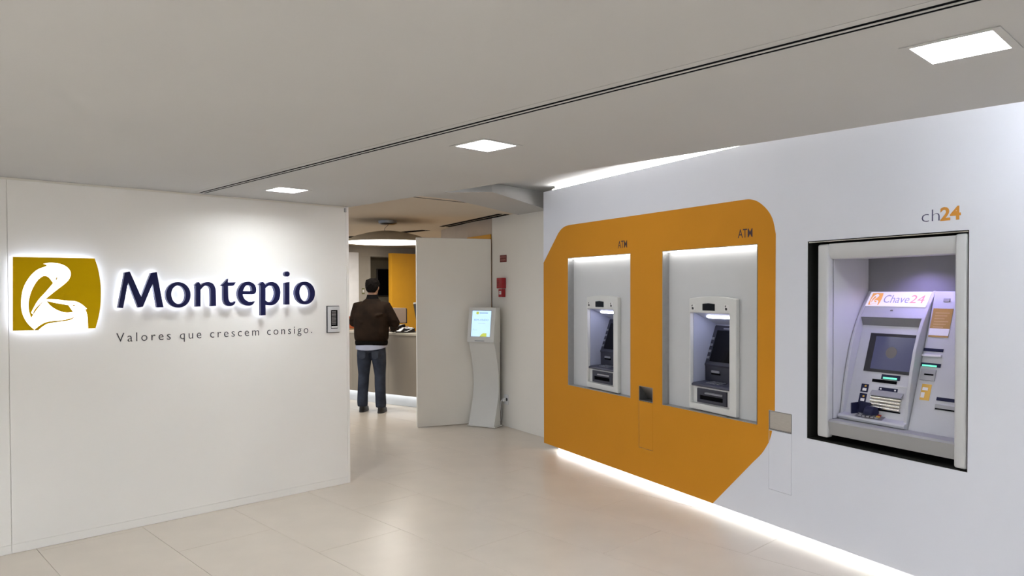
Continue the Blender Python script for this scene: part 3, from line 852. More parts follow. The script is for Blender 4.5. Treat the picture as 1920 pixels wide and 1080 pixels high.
    MB().box(0.372, 0.455, 0.163, 0.1755, Z(0.982), Z(1.000)).build('card_slot', 'key_metal', t, bevel=0.003, seg=1)
    MB().box(0.368, 0.460, 0.1695, 0.1758, Z(0.968), Z(0.980)).build('slot_shadow', 'gap_black', t)
    MB().prism_x([(0.046, Z(0.884)), (0.040, Z(0.893)), (0.044, Z(0.902)), (0.060, Z(0.908)), (0.176, Z(0.915)), (0.176, Z(0.884))], x0 + 0.001, x1 - 0.001) \
        .build('shelf', 'navy_plastic_light', t, bevel=0.002, seg=1)
    for r in range(4):
        for c in range(4):
            xx = 0.405 + c * 0.036 + (0.006 if c == 3 else 0)
            yy = 0.080 + r * 0.022
            zz = Z(0.9085 + (yy - 0.060) * 0.06)
            MB().box(xx, xx + 0.026, yy, yy + 0.015, zz + 0.0012, zz + 0.0065).build('key', 'key_metal', t)
    MB().prism_x([(0.06, Z(0.9092)), (0.14, Z(0.914)), (0.14, Z(0.93)), (0.12, Z(0.93))], 0.60, 0.69).build('hand_guard', 'navy_plastic', t)
    # lower white panel with the note dispenser
    MB().box(x0 + 0.001, x1 - 0.001, 0.058, 0.070, Z(0.758), Z(0.883)).build('lower_panel', 'shell_white', t)
    disp = plate([rect(0.350, 0.655, Z(0.766), Z(0.872)), rect(0.380, 0.620, Z(0.790), Z(0.822))], 0.045, 0.0575).build('dispenser', 'navy_plastic', t)
    MB().box(0.378, 0.622, 0.0535, 0.0572, Z(0.788), Z(0.824)).build('dispenser_slot', 'gap_black', disp)
    MB().prism_x([(0.0448, Z(0.852)), (0.034, Z(0.846)), (0.034, Z(0.836)), (0.0448, Z(0.834))], 0.440, 0.622).build('dispenser_lip', 'key_metal', disp, bevel=0.002, seg=1)
    return t
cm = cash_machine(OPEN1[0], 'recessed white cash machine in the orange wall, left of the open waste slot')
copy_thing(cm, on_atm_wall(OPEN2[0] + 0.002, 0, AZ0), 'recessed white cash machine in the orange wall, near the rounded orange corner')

# ------------------------------------------------------------------ the large banking machine
def banking_machine():
    B0, BZ = OPEN3[0], CZ0
    t = thing('banking_machine', 'large silver self-service banking machine with lit header recessed in the white wall', 'cash machine', on_atm_wall(B0, 0, BZ), ATM_RZ)
    Wd, H = OPEN3[1] - B0, CZ1 - CZ0
    Z = lambda z: z - BZ
    e = 0.0008
    cs = MB()
    cs.box(e, 0.004, 0.001, 0.60, e, H - e).box(Wd - 0.004, Wd - e, 0.001, 0.60, e, H - e)
    cs.box(0.0041, Wd - 0.0041, 0.001, 0.60, e, 0.004).box(0.0041, Wd - 0.0041, 0.001, 0.60, H - 0.004, H - e).box(e, Wd - e, 0.6001, 0.605, e, H - e)
    cs.build('casing', 'casing_dark', t)
    MB().box(0.071, 0.146, 0.004, 0.060, Z(0.705), Z(1.893)).build('jamb', 'shell_grey', t, bevel=0.012, seg=3, smooth=True)
    MB().box(0.921, 0.986, 0.002, 0.060, Z(0.688), Z(1.902)).build('jamb', 'shell_grey', t, bevel=0.014, seg=3, smooth=True)
    MB().prism_x([(0.016, Z(1.895)), (0.012, Z(1.86)), (0.020, Z(1.822)), (0.036, Z(1.803)), (0.07, Z(1.800)), (0.10, Z(1.800)), (0.10, Z(1.895))], 0.147, 0.920) \
        .build('lintel', 'shell_grey', t, smooth=True)
    MB().box(0.0045, Wd - 0.0045, 0.004, 0.0055, Z(1.908), Z(1.9125)).build('edge_trim', 'chrome', t)
    MB().prism_x([(0.028, Z(0.725)), (0.012, Z(0.806)), (0.020, Z(0.817)), (0.034, Z(0.820)), (0.5, Z(0.812)), (0.5, Z(0.725))], 0.147, 0.920).build('sill', 'shell_sill', t, smooth=True)
    MB().box(0.140, 0.1455, 0.061, 0.40, Z(0.8215), Z(1.82)).build('side_liner', 'shell_grey', t)
    MB().box(0.976, 0.982, 0.061, 0.40, Z(0.8215), Z(1.82)).build('side_liner', 'shell_grey', t)
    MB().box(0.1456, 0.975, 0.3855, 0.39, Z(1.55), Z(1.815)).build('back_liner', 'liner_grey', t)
    MB().box(0.1456, 0.975, 0.1005, 0.3854, Z(1.810), Z(1.815)).build('roof_liner', 'shell_grey', t)
    lp = MB().lathe([(0.0, Z(1.8065)), (0.018, Z(1.8065)), (0.022, Z(1.8098)), (0.0, Z(1.8098))], c=(0.535, 0.20), n=20).build('spot_lamp', 'spot_lamp', t)
    ld = bpy.data.lights.new('spot', 'SPOT'); ld.energy = 5.0; ld.color = (0.50, 0.40, 1.0); ld.spot_size = radians(140); ld.spot_blend = 0.6; ld.shadow_soft_size = 0.02
    lo = link('spot', ld, t, (0.535, 0.20, Z(1.800)))
    # curved side rims of the main unit
    RIM = [(0.815, 0.112), (0.835, 0.108), (0.87, 0.116), (0.934, 0.126), (1.02, 0.137), (1.147, 0.164), (1.26, 0.193), (1.35, 0.226), (1.427, 0.262), (1.52, 0.318), (1.604, 0.379)]
    def rim_t(z):
        for (za, ta), (zb, tb) in zip(RIM, RIM[1:]):
            if z <= zb: return ta + (tb - ta) * (z - za) / (zb - za)
        return RIM[-1][1]
    pan = lambda z: 0.365 - (1.605 - z) * 0.312
    prof = [(tt, Z(z)) for z, tt in RIM] + [(0.384, Z(1.606)), (0.384, Z(0.815))]
    x0, x1 = 0.152, 0.590
    MB().prism_x(prof, x0, x0 + 0.020).build('side_rim', 'shell_silver', t, bevel=0.004, seg=2)
    MB().prism_x(prof, x1 - 0.020, x1).build('side_rim', 'shell_silver', t, bevel=0.004, seg=2)
    xi0, xi1 = x0 + 0.0205, x1 - 0.0205
    hz = [1.445, 1.48, 1.52, 1.56, 1.602]
    MB().prism_x([(rim_t(z) + 0.006, Z(z)) for z in hz] + [(0.384, Z(1.602)), (0.384, Z(1.445))], xi0, xi1).build('header', 'shell_silver', t)
    MB().prism_x([(pan(0.86) , Z(0.86)), (pan(1.43), Z(1.43)), (0.384, Z(1.4445)), (0.384, Z(0.86))], xi0, xi1).build('front_panel', 'shell_silver', t)
    MB().prism_x([(rim_t(1.44) + 0.010, Z(1.4435)), (pan(1.395) - 0.0005, Z(1.392)), (pan(1.395) - 0.0005, Z(1.43)), (rim_t(1.44) + 0.03, Z(1.4442))], xi0, xi1).build('shaded_visor', 'liner_grey', t)  # dark grey carries the shade under the header
    def on_panel(xa, xb, za, zb, d0, d1, slope=pan):
        return MB().prism_x([(slope(za) - d1, Z(za)), (slope(zb) - d1, Z(zb)), (slope(zb) - d0, Z(zb)), (slope(za) - d0, Z(za))], xa, xb)
    # lit header with emblem and name
    hs = lambda z: rim_t(1.513) + 0.006 + (z - 1.513) * (rim_t(1.600) - rim_t(1.513)) / 0.087
    sg = on_panel(xi0 + 0.004, xi1 - 0.002, 1.512, 1.600, 0.0008, 0.008, hs).build('lit_header', 'sign_lit', t)
    def on_header(mb, d):
        return mb.move(lambda x, y, z: (x, hs(z + BZ) - d + y, z))
    def mini(name, x, z, s):
        return [[(x + (px - 0.9) * s, z + (pz - 1.379) * s) for px, pz in smooth_contour([(a / 1e4, b / 1e4, c) for a, b, c in cc], 3)] for cc in OUTLINE[name]]
    ex, ez, es = 0.192, Z(1.520), 0.158
    on_header(plate(mini('panel', ex, ez, es) + mini('bird', ex, ez, es), 0, 0.0006), 0.0092).build('header_emblem', 'sign_print_orange', sg)
    on_header(plate(mini('gold1', ex, ez, es) + mini('gold2', ex, ez, es), 0, 0.0006), 0.0092).build('header_emblem', 'sign_print_orange', sg)
    on_header(text_fit('Chave', 0.285, 0.452, Z(1.534), 0.046, 0, 0.0008, weight=0.0), 0.0086).build('header_name', 'sign_print_blue', sg)
    on_header(text_fit('24', 0.458, 0.545, Z(1.534), 0.046, 0, 0.0008, weight=0.0), 0.0086).build('header_figures', 'sign_print_red', sg)
    MB().lathe([(0.0, 0.302), (0.010, 0.302), (0.012, 0.310), (0.0, 0.310)], c=(0.362, Z(1.482)), n=16, axis='y').build('camera_eye', 'steel_dark', t)
    # screen
    sc = on_panel(0.242, 0.556, 1.117, 1.347, 0.0005, 0.004).build('screen_bezel', 'soft_black', t)
    on_panel(0.284, 0.552, 1.135, 1.330, 0.0042, 0.005).build('screen', 'lcd_idle', sc)
    blot = [(0.402 + 0.036 * cos(2 * pi * q / 20), Z(1.238) + 0.034 * sin(2 * pi * q / 20)) for q in range(20)]
    plate([blot], 0, 0.0004).move(lambda x, y, z: (x, pan(z + BZ) - 0.0056 + y, z)).build('screen_emblem', 'lcd_blot', sc)
    # reader, slots, labels
    a = on_panel(0.369, 0.487, 1.080, 1.108, 0.0005, 0.004).build('reader_label', 'navy_label', t)
    on_panel(0.383, 0.470, 1.084, 1.094, 0.0042, 0.007).build('reader_light', 'led_green', a)
    on_panel(0.313, 0.472, 1.058, 1.076, 0.0005, 0.002).build('receipt_slot', 'gap_black', t)
    on_panel(0.472, 0.552, 1.046, 1.052, 0.0005, 0.004).build('ledge', 'shell_grey', t)
    for za, zb in ((0.992, 1.040), (0.931, 0.984)):
        a = on_panel(0.249, 0.298, za, zb, 0.0005, 0.002).build('icon_label', 'navy_label', t)
        on_panel(0.262, 0.288, za + 0.008, za + 0.024, 0.0022, 0.003).build('icon_print', 'print_white', a)
        on_panel(0.272, 0.284, za + 0.032, za + 0.042, 0.0022, 0.003).build('icon_dot', 'yellow_print', a)
    a = on_panel(0.367, 0.487, 1.014, 1.033, 0.0005, 0.002).build('cash_label', 'navy_label', t)
    on_panel(0.375, 0.385, 1.019, 1.028, 0.0022, 0.003).build('icon_print', 'print_white', a)
    on_panel(0.467, 0.477, 1.019, 1.028, 0.0022, 0.003).build('icon_print', 'print_white', a)
    MB().prism_x([(pan(1.008) - 0.001, Z(1.008)), (pan(1.008) - 0.002, Z(1.012)), (pan(0.985) - 0.022, Z(0.985)), (pan(0.985) - 0.001, Z(0.985))], 0.326, 0.528).build('cash_hood', 'shell_sill', t)
    for q in range(4):
        z = 0.915 + q * 0.0185
        MB().tube([(0.333, pan(z) - 0.006, Z(z)), (0.525, pan(z) - 0.006, Z(z))], 0.0088, 12).build('shutter_roll', 'chrome', t, smooth=True)
    on_panel(0.330, 0.529, 0.898, 0.906, 0.0005, 0.004).build('cash_slot', 'gap_black', t)
    # tray with keypad and privacy shield
    MB().prism_x([(0.094, Z(0.822)), (0.088, Z(0.838)), (0.094, Z(0.848)), (0.140, Z(0.864)), (0.150, Z(0.864)), (0.150, Z(0.822))], x0 + 0.0005, x1 - 0.0005) \
        .build('tray', 'shell_silver', t, bevel=0.003, seg=2)
    pad = lambda z: 0.094 + (z - 0.848) * 2.2
    MB().prism_x([(0.098, Z(0.8500)), (0.146, Z(0.872)), (0.146, Z(0.865)), (0.098, Z(0.8495))], 0.262, 0.445).build('keypad', 'key_metal', t)
    for r in range(3):
        for c in range(5):
            y = 0.101 + r * 0.014
            z = Z(0.8512 + (y - 0.098) * 0.458)
            MB().box(0.285 + c * 0.028, 0.305 + c * 0.028, y, y + 0.010, z + 0.002, z + 0.010).build(
                'key', 'yellow_print' if (c == 4 and r == 1) else 'alarm_red' if (c == 4 and r == 2) else 'key_metal', t)
    sh = MB().box(0.256, 0.264, 0.075, 0.143, Z(0.866), Z(0.932)).prism_x([(0.125, Z(0.87)), (0.140, Z(0.90)), (0.140, Z(0.938)), (0.134, Z(0.938))], 0.264, 0.345)
    sh.build('key_shield', 'navy_label', t, bevel=0.002, seg=1)
    arc = [(0.074 + 0.036 - 0.036 * cos(pi * q / 8) * 1.0, Z(0.872) + 0.052 * sin(pi * q / 8)) for q in range(9)]
    MB().prism_x(arc, 0.340, 0.398).build('key_shield', 'navy_label', t, bevel=0.003, seg=1)
    # second unit on the right
    u0 = 0.5925
    MB().prism_x([(pan(0.817), Z(0.8165)), (pan(1.603), Z(1.603)), (0.384, Z(1.603)), (0.384, Z(0.8165))], u0, 0.974).build('side_unit', 'shell_silver', t, bevel=0.002, seg=1)
    on_panel(0.655, 0.690, 1.545, 1.563, 0.0005, 0.006).build('camera_eye', 'steel_dark', t)
    a = on_panel(0.605, 0.720, 1.343, 1.505, 0.0012, 0.0028).build('poster', 'poster_gold', t)
    for q in range(6):
        on_panel(0.622, 0.705 - 0.012 * (q % 3), 1.478 - q * 0.016, 1.4815 - q * 0.016, 0.0029, 0.0033).build('poster_line', 'poster_line', a)
    on_panel(0.605, 0.720, 1.353, 1.392, 0.0029, 0.0033).build('poster_reflection', 'print_white', a)  # white band paints a light reflection onto the poster
    on_panel(0.590 + 0.004, 0.708, 1.262, 1.279, 0.0005, 0.003).build('slot_label', 'navy_label', t)
    on_panel(0.596, 0.708, 1.234, 1.246, 0.0005, 0.016).build('paper_ledge', 'plastic_white', t, bevel=0.002, seg=1)
    a = on_panel(0.596, 0.710, 1.176, 1.197, 0.0005, 0.004).build('reader_label', 'navy_label', t)
    on_panel(0.606, 0.690, 1.178, 1.187, 0.0042, 0.008).build('reader_light', 'led_green', a)
    a = on_panel(0.604, 0.692, 1.100, 1.162, 0.0005, 0.006).build('card_reader', 'shell_sill', t, bevel=0.002, seg=1)
    on_panel(0.628, 0.682, 1.130, 1.138, 0.0062, 0.007).build('card_slot', 'gap_black', a)
    a = on_panel(0.626, 0.681, 0.992, 1.080, 0.0005, 0.002).build('sticker', 'yellow_print', t)
    on_panel(0.632, 0.664, 1.046, 1.062, 0.0022, 0.0026).build('sticker_print', 'print_white', a)
    on_panel(0.629, 0.650, 1.005, 1.034, 0.0022, 0.0026).build('sticker_print', 'print_white', a)
    on_panel(0.722, 0.832, 1.000, 1.018, 0.0005, 0.003).build('slot_label', 'navy_label', t)
    a = on_panel(0.722, 0.836, 0.950, 0.980, 0.0005, 0.005).build('slip_slot', 'shell_sill', t, bevel=0.001, seg=1)
    on_panel(0.726, 0.834, 0.953, 0.960, 0.0052, 0.006).build('slot_opening', 'gap_black', a)
banking_machine()

# ------------------------------------------------------------------ welcome kiosk
KRZ = radians(-71.3)
def kiosk():
    t = thing('kiosk', 'slim white floor-standing screen kiosk in front of the open door', 'kiosk', (5.655, 6.668, 0), KRZ)
    w = 0.362
    MB().box(-0.008, w + 0.016, -0.004, 0.172, 0.004, 0.016).build('base_plate', 'kiosk_white', t, bevel=0.002, seg=1)
    for x, y in ((0.02, 0.02), (w - 0.01, 0.02), (0.02, 0.14), (w - 0.01, 0.14)):
        MB().lathe([(0.012, 0.0), (0.012, 0.0039)], c=(x, y), n=10).build('foot', 'soft_black', t)
    key = [(0.016, 0.010), (0.06, 0.022), (0.18, 0.062), (0.34, 0.112), (0.50, 0.132), (0.66, 0.118), (0.82, 0.080), (0.94, 0.040), (1.00, 0.022)]
    zs = [0.016 + (1.0 - 0.016) * q / 32 for q in range(33)]
    def cr(z):
        for i in range(len(key) - 1):
            if z <= key[i + 1][0] + 1e-6:
                a, b = key[i], key[i + 1]
                p, d = key[max(0, i - 1)], key[min(len(key) - 1, i + 2)]
                u = (z - a[0]) / (b[0] - a[0])
                m1 = (b[1] - p[1]) / (b[0] - p[0]) * (b[0] - a[0]); m2 = (d[1] - a[1]) / (d[0] - a[0]) * (b[0] - a[0])
                return (2 * u**3 - 3 * u**2 + 1) * a[1] + (u**3 - 2 * u**2 + u) * m1 + (-2 * u**3 + 3 * u**2) * b[1] + (u**3 - u**2) * m2
        return key[-1][1]
    front = [(cr(z), z) for z in zs]
    MB().prism_x(front + [(0.165, 1.0), (0.160, 0.5), (0.165, 0.0165)], 0.010, w - 0.006).build('stand', 'kiosk_white', t, smooth=True)
    a = 0.058 / 0.41
    fy = lambda z: -0.004 + (z - 1.0) * a
    MB().prism_x([(fy(1.0), 1.0005), (fy(1.412), 1.412), (0.165, 1.412), (0.165, 1.0005)], 0, w).build('screen_case', 'kiosk_white', t, bevel=0.004, seg=2)
    face = lambda mb, d: mb.move(lambda x, y, z: (x, fy(z) - d + y, z))
    face(MB().box(0.046, 0.308, 0, 0.0012, 1.068, 1.376), 0.0014).build('screen_rim', 'soft_black', t)
    s = face(MB().box(0.050, 0.306, 0, 0.0012, 1.070, 1.374), 0.0028).build('screen', 'kiosk_screen', t)
    pr = lambda mb: face(mb, 0.0036)
    pr(text_fit('BEM-VINDO', 0.082, 0.276, 1.256, 0.020, 0, 0.0006)).build('screen_lettering', 'kiosk_print', s)
    pr(MB().box(0.150, 0.262, 0, 0.0006, 1.342, 1.352)).build('screen_title', 'kiosk_print', s)
    pr(plate([rrect(0.105, 0.140, 1.330, 1.362, 0.004)], 0, 0.0006)).build('screen_emblem', 'kiosk_green', s)
    pr(MB().box(0.14, 0.235, 0, 0.0006, 1.222, 1.227)).build('screen_line', 'kiosk_print_pale', s)
    pr(MB().box(0.085, 0.130, 0, 0.0006, 1.143, 1.149)).build('screen_line', 'kiosk_print_pale', s)
    pr(plate([[(0.070, 1.143), (0.079, 1.143), (0.088, 1.162), (0.080, 1.162)]], 0, 0.0006)).build('screen_mark', 'kiosk_print_pale', s)
    pr(plate([[(0.168, 1.0705), (0.262, 1.0705), (0.262, 1.112), (0.212, 1.112), (0.190, 1.098)]], 0, 0.0006)).build('screen_shape', 'kiosk_green', s)
    face(MB().box(0.105, 0.235, 0, 0.002, 1.016, 1.024), 0.0024).build('card_slot', 'steel_dark', t)
kiosk()

# ------------------------------------------------------------------ fire alarm and socket on the corridor wall
t = thing('fire_siren', 'red box siren on the wall behind the kiosk, over the call point', 'fire alarm', on_far_wall(-0.06, 0, 1.637), FAR_RZ)
MB().box(0, 0.12, -0.062, -0.001, 0, 0.125).build('case', 'alarm_red', t, bevel=0.006, seg=2)
for q in range(4):
    MB().box(0.016, 0.056, -0.0645, -0.0622, 0.035 + q * 0.017, 0.044 + q * 0.017).build('grille_slat', 'alarm_red_dark', t)
t = thing('call_point', 'small red fire call point with a white button field under the siren', 'fire alarm', on_far_wall(-0.042, 0, 1.534), FAR_RZ)
MB().box(0, 0.088, -0.048, -0.001, 0, 0.096).build('case', 'alarm_red', t, bevel=0.005, seg=2)
a = MB().box(0.022, 0.066, -0.0505, -0.0482, 0.032, 0.070).build('button_field', 'plastic_white', t)
MB().box(0.036, 0.052, -0.0515, -0.0507, 0.044, 0.058).build('mark', 'alarm_red_dark', a)
t = thing('fire_sign', 'small dark red fire sign with two lines of pale lettering over the siren', 'sign', on_far_wall(-0.074, 0, 1.950), FAR_RZ)
MB().box(0, 0.148, -0.004, -0.001, 0, 0.083).build('plate', 'sign_red', t)
text_fit('BOTÃO DE', 0.014, 0.134, 0.050, 0.020, -0.0041, 0.0006).build('lettering', 'sign_pink', t)
text_fit('ALARME', 0.014, 0.134, 0.016, 0.020, -0.0041, 0.0006).build('lettering', 'sign_pink', t)
t = thing('wall_socket', 'white wall socket with a plug beside the foot of the kiosk', 'socket', on_far_wall(0.020, 0, 0.262), FAR_RZ)
MB().box(0, 0.088, -0.012, -0.001, 0, 0.118).build('cover', 'plastic_white', t, bevel=0.003, seg=2)
a = MB().lathe([(0.0, -0.052), (0.018, -0.050), (0.022, -0.030), (0.022, -0.0125), (0.0, -0.0125)], c=(0.030, 0.055), n=16, axis='y').build('plug', 'plastic_white', t, smooth=True)
MB().tube([(0.030, -0.050, 0.055), (0.020, -0.065, 0.045), (0.0, -0.060, -0.03), (-0.03, -0.03, -0.12), (-0.06, -0.02, -0.20), (-0.10, -0.03, -0.252)], 0.004, 6).build('cable', 'plastic_white', t, smooth=True)
MB().lathe([(0.0, -0.016), (0.018, -0.016), (0.020, -0.0125), (0.0, -0.0125)], c=(0.064, 0.062), n=16, axis='y').build('outlet', 'soft_black', t)

# ------------------------------------------------------------------ reception counter
CRZ = radians(-79.4)
C0 = Vector((5.44, 10.72, 0))
def on_counter(s, y, z=0.0):
    c, n = cos(CRZ), sin(CRZ)
    return Vector((C0.x + s * c - y * n, C0.y + s * n + y * c, z))
CL = 2.90
t = thing('reception_counter', 'long grey-brown reception counter with a cream top and lit white plinth', 'counter', C0, CRZ)
seg_w = CL / 4
for q in range(4):
    MB().box(q * seg_w + 0.001, (q + 1) * seg_w - 0.001, 0.0, 0.03, 0.170, 0.998).build('front_panel', 'counter_front', t)
MB().box(0.0, CL, 0.0305, 0.40, 0.170, 0.995).build('body', 'counter_front', t)
MB().box(-0.01, CL + 0.01, -0.015, 0.43, 1.000, 1.032).build('worktop', 'counter_top', t, bevel=0.004, seg=2)
MB().box(0.02, CL - 0.02, 0.12, 0.38, 0.002, 0.1695).build('plinth', 'counter_plinth', t)
MB().box(0.03, CL - 0.03, 0.055, 0.085, 0.160, 0.1695).build('led_strip', 'plinth_lit', t)

VIEW = radians(-35)
# things on the counter
p = on_counter(1.06, 0.28, 1.0325)
t = thing('leaflet_box', 'orange box on the counter left of the man', 'box', p, VIEW)
MB().box(-0.20, 0.10, 0, 0.012, 0.0005, 0.195).box(-0.20, -0.19, 0.0121, 0.10, 0, 0.195).box(0.09, 0.10, 0.0121, 0.10, 0, 0.195).box(-0.1899, 0.0899, 0.0121, 0.10, 0, 0.01).build('shell', 'box_orange', t, bevel=0.002, seg=1)
MB().box(-0.18, 0.08, 0.02, 0.05, 0.011, 0.15).build('leaflets', 'paper_white', t)
t = thing('folder', 'yellow folder lying on the counter in front of the orange box', 'folder', on_counter(0.98, 0.06, 1.0325), VIEW)
MB().box(0, 0.32, 0.0, 0.10, 0, 0.004).build('cover', 'folder_yellow', t)
MB().box(0.005, 0.312, 0.004, 0.096, 0.0041, 0.010).build('sheets', 'paper_white', t)
MB().add([(0, 0, 0.0102), (0.32, 0, 0.0102), (0.32, 0.10, 0.0102), (0, 0.10, 0.0102), (0, 0, 0.014), (0.32, 0, 0.014), (0.32, 0.10, 0.014), (0, 0.10, 0.014)],
         [(0, 1, 2, 3), (4, 5, 6, 7), (0, 1, 5, 4), (1, 2, 6, 5), (2, 3, 7, 6), (3, 0, 4, 7)]).build('cover', 'folder_yellow', t)

t = thing('office_chair', 'beige-backed chair behind the counter in front of the orange wall', 'chair', (6.60, 9.48, 0), VIEW)
MB().box(-0.11, 0.155, 0.0, 0.05, 1.11, 1.345).build('headrest', 'beige_shell', t, bevel=0.018, seg=3, smooth=True)
MB().box(-0.10, 0.168, 0.051, 0.075, 1.10, 1.335).build('headrest_shell', 'soft_black', t, bevel=0.01, seg=2)
MB().box(-0.20, 0.20, 0.0, 0.06, 0.55, 1.06).build('backrest', 'beige_shell', t, bevel=0.02, seg=2)
MB().box(-0.03, 0.03, 0.065, 0.085, 0.50, 1.12).build('spine', 'soft_black', t)
MB().box(-0.23, 0.23, 0.03, 0.48, 0.44, 0.52).build('seat', 'beige_shell', t, bevel=0.02, seg=2)
MB().tube([(0, 0.24, 0.06), (0, 0.24, 0.44)], 0.03, 12).build('gas_column', 'soft_black', t)
for q in range(5):
    an = 2 * pi * q / 5 + 0.3
    lg = MB().tube([(0.02 * cos(an), 0.24 + 0.02 * sin(an), 0.09), (0.28 * cos(an), 0.24 + 0.28 * sin(an), 0.065)], [0.02, 0.014], 8).build('foot_arm', 'soft_black', t)
    MB().ball((0.28 * cos(an), 0.24 + 0.28 * sin(an), 0.0272), 0.027, 10, 8).build('caster', 'soft_black', lg)

t = thing('card_holder', 'white sloping paper holder on the counter right of the man', 'holder', on_counter(2.06, 0.31, 1.0325), VIEW)
MB().prism_x([(0.0, 0.0), (0.055, 0.092), (0.060, 0.092), (0.07, 0.0)], -0.03, 0.09).build('stand', 'paper_white', t)
MB().prism_x([(-0.0015, 0.004), (0.0495, 0.088), (0.051, 0.088), (0.001, 0.004)], -0.02, 0.08).build('sheet', 'plastic_white', t)

t = thing('desk_phone', 'black desk phone on the counter beside the open door', 'phone', on_counter(2.30, 0.01, 1.0325), CRZ + 0.12)
MB().prism_x([(0.0, 0.0), (0.0, 0.018), (0.17, 0.062), (0.18, 0.0)], 0.0, 0.21).build('body', 'phone_black', t, bevel=0.004, seg=2)
MB().tube([(0.03, 0.02, 0.060), (0.028, 0.05, 0.075), (0.028, 0.12, 0.088), (0.03, 0.16, 0.088)], [0.026, 0.018, 0.018, 0.026], 12).build('handset', 'phone_black', t, smooth=True)
for q in range(12):
    xx, yy = 0.09 + 0.03 * (q % 3), 0.03 + 0.026 * (q // 3)
    zz = 0.019 + yy * 0.26
    MB().box(xx, xx + 0.02, yy, yy + 0.016, zz + 0.001, zz + 0.006).build('key', 'monitor_dark', t)
MB().prism_x([(0.13, 0.0535), (0.165, 0.0625), (0.165, 0.066), (0.13, 0.057)], 0.11, 0.18).build('display', 'key_metal', t)

t = thing('monitor', 'dark monitor seen from its edge beside the open door, over the phone', 'monitor', on_counter(2.45, 0.30, 1.0325), radians(232))
MB().prism_x([(0.0, 0.09), (-0.05, 0.395), (-0.02, 0.40), (0.03, 0.09)], -0.19, 0.19).build('screen_case', 'monitor_dark', t, bevel=0.003, seg=1)
MB().prism_x([(-0.0022, 0.105), (-0.0488, 0.385), (-0.0508, 0.385), (-0.0042, 0.105)], -0.178, 0.178).build('screen', 'glass_black', t)
MB().prism_x([(-0.052, 0.396), (-0.053, 0.412), (-0.018, 0.414), (-0.0195, 0.4005)], -0.17, 0.17).build('camera_bar', 'plastic_white', t)
MB().box(-0.03, 0.03, 0.025, 0.055, 0.008, 0.20).build('neck', 'monitor_dark', t)
MB().box(-0.07, 0.07, -0.03, 0.08, 0, 0.0079).build('foot', 'monitor_dark', t)

t = thing('pouch', 'black looped pouch on the counter by the right hand of the man', 'bag', on_counter(2.10, 0.20, 1.0325), VIEW)
MB().rings([(0, 0, 0, 0.085, 0.028), (0, 0, 0.012, 0.092, 0.034), (0, 0, 0.03, 0.085, 0.028), (0, 0, 0.038, 0.05, 0.014)], n=16).build('body', 'jacket_rib', t, smooth=True)
MB().tube([(-0.06 + 0.0 * q, 0, 0.03) if q == 0 else (0.015 + 0.075 * cos(pi * (1 - q / 10)), 0.0, 0.03 + 0.085 * sin(pi * q / 10)) for q in range(11)], 0.007, 8).build('strap', 'jacket_rib', t, smooth=True)

# things on the end wall
t = thing('wall_screen', 'black wall-mounted screen in the niche left of the orange wall', 'screen', (8.616, 13.095, 1.497))
MB().box(0, 1.02, -0.05, 0, 0, 0.575).build('case', 'monitor_dark', t, bevel=0.004, seg=1)
MB().box(0.012, 1.008, -0.0525, -0.0502, 0.014, 0.562).build('glass', 'glass_black', t)
t = thing('notice', 'small green notice on the grey pier beyond the man', 'notice', (7.965, 12.618, 1.545))
MB().box(0, 0.062, -0.004, 0, 0, 0.120).build('plate', 'card_green', t)
MB().box(0.010, 0.052, -0.0052, -0.0041, 0.03, 0.09).build('print', 'paper_white', t)

